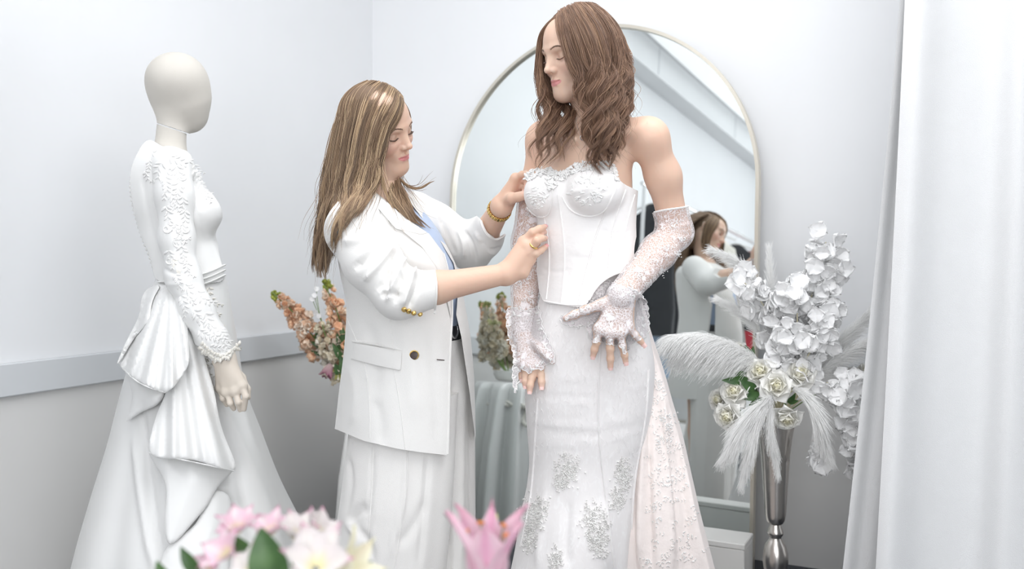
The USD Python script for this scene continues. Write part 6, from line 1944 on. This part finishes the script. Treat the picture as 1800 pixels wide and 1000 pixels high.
for (b, t_, w_) in [((608, 640, 3.5), (584, 602, 3.48), 0.014), ((620, 670, 3.5), (598, 626, 3.48), 0.026), ((606, 660, 3.5), (588, 640, 3.48), 0.022)]: obj('leaf', leaf_mesh(W(*b), W(*t_), w_, 0.08), M['leaf'], t, 50)
stock('cream stock flower at the back of the corner bouquet, facing the mirror', [(665, 640, 3.66), (680, 600, 3.70), (690, 560, 3.72)], 34, 0.045, 0.02, 0.026, CR, 4, tipcol=(0.7, 0.7, 0.4), start=0.4)
stock('tall cream stock flower of the corner bouquet, hidden behind the assistant', [(650, 620, 3.66), (655, 560, 3.70), (660, 520, 3.72)], 34, 0.045, 0.012, 0.024, CR, 5, tipcol=(0.6, 0.62, 0.3), start=0.4)
bud = thing('protea_bud', 'purple and cream flower bud hanging at the lower left of the corner bouquet', 'flower bud')
bp = W(572, 641, 3.5)
g = np.random.default_rng(97)
for k in range(14):
    q = k / 13; L = 0.055; P = petal_grid(L, 0.018, 0.9, 0.0, 8, 5, 0.6)
    P = P @ ry(-(1.45 - 0.25 * q)).T; P[..., 0] += 0.006 + 0.008 * q; P = P @ rz(k * 2.4).T
    m = skin_of(P); m.apply_transform(xf(bp + (0.02, 0, 0.0), frame_z((-0.35, -0.5, -0.8))))
    v = np.array(m.vertices); d = np.clip(np.linalg.norm(v - bp, axis=1) / L, 0, 1)[:, None]
    obj('petal', m, M['petal_tint'], bud, True, color=np.array((0.70, 0.62, 0.55)) * (1 - d) + np.array((0.38, 0.15, 0.22)) * d if k > 3 else np.array((0.78, 0.70, 0.60)) + 0 * d)
for (b, t_, w_) in [((600, 650, 3.5), (588, 668, 3.48), 0.010), ((600, 650, 3.5), (600, 672, 3.48), 0.009), ((596, 645, 3.5), (582, 655, 3.48), 0.008)]: obj('leaf', leaf_mesh(W(*b), W(*t_), w_, 0.1), plain('olive_leaf', (0.22, 0.22, 0.05), 0.5) if b[0] == 600 and t_[0] == 588 else '/World/Looks/olive_leaf', bud, 50)
obj('stem', sweep(spline([mouth, W(625, 650, 3.55), bp + (0.035, 0.02, 0.02)], 12), 0.003, 6), M['stem'], bud, 50)
gf_ = thing('gypsophila_sprig', 'thin sprig of tiny cream flowers between the peach spikes', 'flower sprig')
for (x, y) in [(553, 520), (556, 548), (549, 526), (562, 556), (556, 508)]:
    b = blossom_mesh(0.012, g, 5); b.apply_transform(xf(W(x, y, 3.52), look_at(W(x, y, 3.52), 0.4, g))); obj('blossom', b, M['silk'], gf_, True)
    obj('twig', sweep(spline([W(585, 600, 3.53), W(568, 570, 3.52), W(x, y, 3.525)], 8), 0.0012, 5), M['stem'], gf_, 50)
obj('stem', sweep(spline([mouth, W(610, 640, 3.56), W(585, 600, 3.53)], 8), 0.0016, 5), M['stem'], gf_, 50)

# ------------------------------------------------------------------ the foreground bunch, close to the camera and out of focus
FD = 1.08
tab = thing('side_table', 'small round white table under the foreground flowers', 'table')
tcx = W(560, 1000, FD)
tz = 0.60
tt_ = lathe([(0, tz - 0.025), (0.20, tz - 0.025), (0.208, tz - 0.018), (0.208, tz - 0.006), (0.20, tz), (0, tz)], 56); tt_.apply_translation((tcx[0], tcx[1], 0))
obj('table_top', tt_, M['podium'], tab, 40)
for k in range(3):
    a = 2.1 * k + 0.4; ft = np.array([tcx[0] + 0.17 * math.cos(a), tcx[1] + 0.17 * math.sin(a), 0.0])
    obj('leg', sweep(polyline([ft, (tcx[0] + 0.10 * math.cos(a), tcx[1] + 0.10 * math.sin(a), tz - 0.02)], 6), np.linspace(0.010, 0.015, 6), 12), M['podium'], tab, 40)
M['glass'] = plain('clear_glass', (0.98, 0.99, 0.99), 0.02, transmission_weight=1.0, ior=1.45)
for (vx, lab) in ((500, 'glass vase of pink alstroemeria in the foreground at the bottom edge'), (846, 'glass vase of the pink lily in the foreground at the bottom edge')):
    c = W(vx, 1000, FD); cx_ = np.clip(c[0], tcx[0] - 0.15, tcx[0] + 0.15)
    v = thing('glass_vase', lab, 'vase')
    gm = lathe([(0, tz + 0.001), (0.026, tz + 0.001), (0.030, tz + 0.006), (0.026, tz + 0.05), (0.030, tz + 0.11), (0.027, tz + 0.11), (0.023, tz + 0.05), (0.024, tz + 0.012), (0, tz + 0.010)], 36); gm.apply_translation((cx_, FD, 0))
    obj('body', gm, M['glass'], v, 50)
    if vx == 500: MA = np.array([cx_, FD, tz + 0.08])
    else: MLi = np.array([cx_, FD, tz + 0.08])


def tinted(P, mid, edge_c, tip, base):
    nu, nv = P.shape[:2]
    u = np.linspace(0, 1, nu)[:, None]; v = np.abs(np.linspace(-1, 1, nv))[None, :]
    w = np.clip(1 - v * 1.5, 0, 1) * (0.4 + 0.6 * u)
    c = np.array(edge_c) * (1 - w[..., None]) + np.array(mid) * w[..., None]
    k = np.clip((u - 0.8) / 0.2, 0, 1)[..., None]; c = c * (1 - k) + np.array(tip) * k
    k = np.clip((0.3 - u) / 0.3, 0, 1)[..., None]; c = c * (1 - k) + np.array(base) * k
    c = np.broadcast_to(c, (nu, nv, 3)).reshape(-1, 3)
    return c


def lily(label, name, cat_, center, axis, n, L, Wd, opening, cols, seed, mouth_, group=None, angles=None, stamens=True):
    """A flower opening along axis from center; opening is the angle of its petals from the axis."""
    g = np.random.default_rng(seed)
    t = thing(name, label, cat_, group)
    A = frame_z(axis, (0.1, -1, 0.2))
    for k in range(n):
        a = 2 * math.pi * k / n + (g.uniform(-0.15, 0.15) if angles is None else 0) + (0 if angles is None else angles)
        op = opening * g.uniform(0.8, 1.2)
        P = petal_grid(L * g.uniform(0.9, 1.05), Wd * (1.0 if k % 2 else 0.75), 0.5, -0.12, 12, 7, 0.85, 0.03, g)
        P = P @ ry(-(math.pi / 2 - op)).T
        P[..., 0] += 0.004; P = P @ rz(a).T
        P = P @ A.T + center
        obj('petal', skin_of(P), M['petal_tint'], t, True, color=tinted(P, *cols))
    if stamens:
        for k in range(5):
            a = 2 * math.pi * k / 5; d = unit(np.array([0.28 * math.cos(a), 0.28 * math.sin(a), 1.0]))
            q = center + (A @ d) * L * 0.72
            obj('filament', sweep(polyline([center, q], 5), 0.0010, 5), M['stem'], t, 50)
            an = trimesh.creation.icosphere(1, 1.0); an.apply_scale((0.0022, 0.0022, 0.0055)); an.apply_transform(xf(q, frame_z((A @ np.array([-math.sin(a), math.cos(a), 0.2])))))
            obj('anther', an, plain('anther_orange_%d_%d' % (seed, k), (0.62, 0.20, 0.03), 0.7), t, True)
    obj('stem', sweep(spline([mouth_ - (0, 0, 0.05), mouth_ + (0, 0, 0.02), center - (A @ np.array([0, 0, 0.012]))], 14), 0.0026, 7), M['stem'], t, 50)
    return t


PK = ((0.80, 0.36, 0.55), (0.86, 0.64, 0.72), (0.90, 0.55, 0.66), (0.85, 0.75, 0.45))
lily('large pink lily with pointed petals in the foreground, right of the trousers', 'pink_lily', 'lily', W(856, 1056, FD), (0.02, -0.1, 1.0), 6, 0.125, 0.024, 0.24, PK, 5, MLi, angles=0.35)
bd_ = thing('lily_bud', 'closed green lily bud behind the pink lily', 'flower bud')
b0, b1 = W(866, 960, FD + 0.12), W(873, 903, FD + 0.12)
obj('bud', sweep(polyline([b0, b0 + 0.5 * (b1 - b0), b1], 10), np.array([0.002, 0.0035, 0.0045, 0.005, 0.005, 0.0048, 0.0044, 0.0038, 0.003, 0.001]), 10), plain('bud_green', (0.50, 0.62, 0.12), 0.5), bd_, True)
obj('stem', sweep(spline([MLi, W(856, 1040, FD + 0.08), b0], 10), 0.0022, 6), M['stem'], bd_, 50)
bd_ = thing('lily_bud', 'closed rose-red lily bud just behind the pink lily', 'flower bud')
b0, b1 = W(842, 965, FD + 0.05), W(852, 918, FD + 0.05)
obj('bud', sweep(polyline([b0, b1], 10), np.array([0.003, 0.006, 0.008, 0.009, 0.0092, 0.009, 0.0085, 0.0075, 0.006, 0.002]), 10), plain('bud_rose', (0.78, 0.32, 0.44), 0.5), bd_, True)
obj('stem', sweep(spline([MLi, W(846, 1040, FD + 0.04), b0], 10), 0.0022, 6), M['stem'], bd_, 50)
AL = ((0.86, 0.82, 0.80), (0.84, 0.62, 0.71), (0.80, 0.36, 0.54), (0.80, 0.74, 0.40))
WH = ((0.82, 0.78, 0.74), (0.82, 0.77, 0.77), (0.80, 0.38, 0.55), (0.88, 0.82, 0.50))
grp = 'pink and white alstroemeria in the foreground bunch'
for k, (x, y, d, ax, L, op, cols, lab) in enumerate([
        (418, 935, FD + 0.05, (0.1, -0.4, 1.0), 0.036, 0.7, AL, 'tallest pink alstroemeria bloom, over the satin hem'),
        (402, 978, FD, (-0.4, -0.6, 0.7), 0.034, 0.8, AL, 'pink alstroemeria bloom at the left of the bunch'),
        (478, 938, FD + 0.06, (-0.2, -0.3, 1.0), 0.034, 0.8, AL, 'pink alstroemeria bloom just left of the broad leaf'),
        (520, 948, FD + 0.03, (0.2, -0.3, 1.0), 0.036, 0.6, WH, 'white and pink alstroemeria bloom right of the broad leaf'),
        (552, 938, FD + 0.05, (0.6, -0.3, 0.7), 0.034, 0.6, WH, 'white alstroemeria bloom with pink tips pointing right'),
        (555, 1000, FD - 0.06, (0.1, -0.7, 0.8), 0.052, 0.85, WH, 'largest white and pink bloom at the bottom of the bunch'),
        (445, 1010, FD - 0.03, (-0.2, -0.6, 0.8), 0.036, 0.9, WH, 'white bloom low at the left of the bunch'),
        (372, 1010, FD + 0.02, (-0.5, -0.4, 0.8), 0.036, 0.8, AL, 'lowest pink bloom at the far left of the bunch')]):
    lily(lab, 'alstroemeria', 'flower', W(x, y, d), ax, 6, L, L * 0.36, op, cols, 20 + k, MA, stamens=False)
cr = ((0.90, 0.80, 0.62), (0.93, 0.90, 0.72), (0.90, 0.88, 0.60), (0.80, 0.80, 0.40))
lily('pale yellow and peach lily opening right at the bottom of the bunch', 'cream_lily', 'lily', W(590, 1012, FD - 0.02), (0.85, -0.25, 0.45), 6, 0.062, 0.014, 0.5, cr, 40, MA, stamens=False)
lf = thing('foliage', 'broad dark green leaves standing among the foreground flowers', 'leaves')
for (b, t_, w_, bn) in [((490, 1040, FD - 0.06), (460, 926, FD - 0.05), 0.023, 0.10), ((455, 985, FD), (402, 935, FD + 0.01), 0.010, 0.1), ((352, 1010, FD), (318, 960, FD), 0.009, 0.1), ((300, 1030, FD), (276, 985, FD), 0.009, 0.1), ((520, 962, FD), (545, 940, FD), 0.006, 0.1), ((620, 1010, FD), (655, 985, FD), 0.006, 0.1)]:
    obj('leaf', leaf_mesh(W(*b), W(*t_), w_, bn), M['leaf'], lf, 50)
    obj('stem', sweep(spline([MA, (MA + W(*b)) / 2 + (0, 0.01, -0.01), W(*b)], 8), 0.002, 6), M['stem'], lf, 50)

# ------------------------------------------------------------------ boucle pouf at the bottom edge
pf = thing('pouf', 'round white boucle pouf at the bottom edge in front of the train', 'pouf')
pcx = W(1256, 1000, 1.655)
pts = [(0, 0.03), (0.21, 0.03), (0.238, 0.05), (0.25, 0.12), (0.252, 0.40), (0.245, 0.50), (0.225, 0.535), (0.19, 0.548), (0, 0.552)]
pm = lathe(spline(pts, 40), 110)
v = np.array(pm.vertices); n_ = normals(pm); v = v + n_ * (meshkit.noise(v * 90, 3) * 0.006)[:, None]; v[:, :2] += pcx[:2]
obj('cushion', tm(v, pm.faces), M['curtain'], pf, True)
for k in range(4):
    a = 0.78 + 1.57 * k; m = lathe([(0, 0), (0.014, 0), (0.017, 0.035), (0, 0.035)], 14); m.apply_translation((pcx[0] + 0.17 * math.cos(a), pcx[1] + 0.17 * math.sin(a), 0)); obj('foot', m, M['champagne'], pf, 40)

# ------------------------------------------------------------------ clothes rail along the left wall, seen in the mirror
rz_ = 2.02
rl = thing('clothes_rail', 'metal clothes rail along the left wall, seen in the mirror', 'rail')
RT = 0.42
obj('rail_bar', sweep(polyline([WL(2.4, rz_, RT), WL(6.1, rz_, RT)], 4), 0.014, 12), M['silver_chain'], rl, 40)
for s_ in (2.45, 6.05):
    obj('upright', sweep(polyline([WL(s_, 0.03, RT), WL(s_, rz_, RT)], 4), 0.014, 12), M['silver_chain'], rl, 40)
    obj('foot_bar', sweep(polyline([WL(s_, 0.016, RT - 0.28), WL(s_, 0.016, RT + 0.28)], 4), 0.016, 12), M['silver_chain'], rl, 40)


def garment(label, s_, length, col, seed, wide=0.22, name='hanging_dress', cat_='dress', group=None, flare=1.3, rough=0.75):
    """A garment on its own hanger, hanging across the rail at distance s_ from the back wall."""
    g = np.random.default_rng(seed)
    t = thing(name, label, cat_, group)
    m_ = cloth('hung_cloth_%d' % seed, col, rough, 400.0, 0.3, 0.2, 0.03)
    z0 = rz_ - 0.10; rings = []
    th = np.linspace(0, 2 * np.pi, 41)[:-1]; fs = [(g.uniform(0, 6.28), g.uniform(0.15, 0.4), g.uniform(-0.2, 0.25)) for _ in range(9)]
    dk_ = 0.5 if flare <= 1.0 else 1.0
    for k, (q, w, d) in enumerate([(0, 0.05, 0.02), (0.02, 0.12, 0.035), (0.05, wide * 0.92, 0.045), (0.10, wide, 0.055), (0.3, wide * 0.85, 0.07), (0.5, wide * 0.8, 0.075), (0.8, wide * (0.8 + flare) / 2, 0.10), (1.0, wide * flare * 0.85, 0.13)]):
        o = 1.0
        for c, w_, a in fs: o = o + a * np.clip(q * 1.4 - 0.2, 0, 1) * np.exp(-(np.angle(np.exp(1j * (th - c))) / w_) ** 2)
        X = w * np.cos(th) * (0.6 + 0.4 * o); Y = d * dk_ * np.sin(th) * o
        c = WL(s_, 0, RT); z = z0 - q * length - 0.05 * (1 - np.cos(th)) * 0 - (0.05 * np.abs(np.cos(th)) if 0 < k < 4 else 0)
        xy = c[:2] + X[:, None] * D2 + Y[:, None] * D1
        rings.append(np.column_stack([xy, np.broadcast_to(z, (40,))]))
    obj('body', loft(rings), m_, t, 60)
    c = WL(s_, 0, RT)
    bar = np.array([[*(c[:2] - 0.19 * D2), z0 - 0.055], [*(c[:2]), z0 + 0.015], [*(c[:2] + 0.19 * D2), z0 - 0.055]])
    obj('hanger', sweep(polyline(bar, 14), 0.007, 7), M['podium'], t, 40)
    a = np.linspace(-1.2, 3.3, 16)
    hk = np.vstack([[*c[:2], z0 + 0.015], np.column_stack([np.tile(c[:2], (16, 1)) + (0.0215 * np.cos(a))[:, None] * D2, rz_ + 0.0215 * np.sin(a) - 0.003])])
    obj('hook', sweep(hk, 0.002, 6), M['silver_chain'], t, 40)
    return t


garment('long black velvet dress on the rail, seen in the mirror beside the lace sleeve', 2.64, 0.92, (0.022, 0.024, 0.028), 101, 0.20, flare=1.0)
garment('black coat hanging next to the black velvet dress on the rail', 2.84, 0.90, (0.03, 0.032, 0.038), 102, 0.21, 'hanging_coat', 'coat', flare=1.0)
garment('pale blue dress on the rail behind the black clothes', 3.10, 1.2, (0.42, 0.54, 0.70), 103, 0.19)
garment('white gown on the rail after the pale blue dress', 3.50, 1.5, (0.80, 0.80, 0.79), 104, 0.2, flare=1.8)
garment('ivory gown on the rail beside the white one', 3.95, 1.55, (0.78, 0.75, 0.68), 105, 0.2, flare=1.8)
garment('short black jacket on the rail behind the reflected woman', 4.55, 0.75, (0.03, 0.03, 0.035), 106, 0.22, 'hanging_jacket', 'jacket', flare=0.95)
garment('red dress on the rail near its far end', 5.00, 1.1, (0.55, 0.05, 0.07), 107, 0.18)
garment('white blouse last on the rail', 5.5, 0.8, (0.82, 0.82, 0.82), 108, 0.2, 'hanging_blouse', 'blouse', flare=1.0)
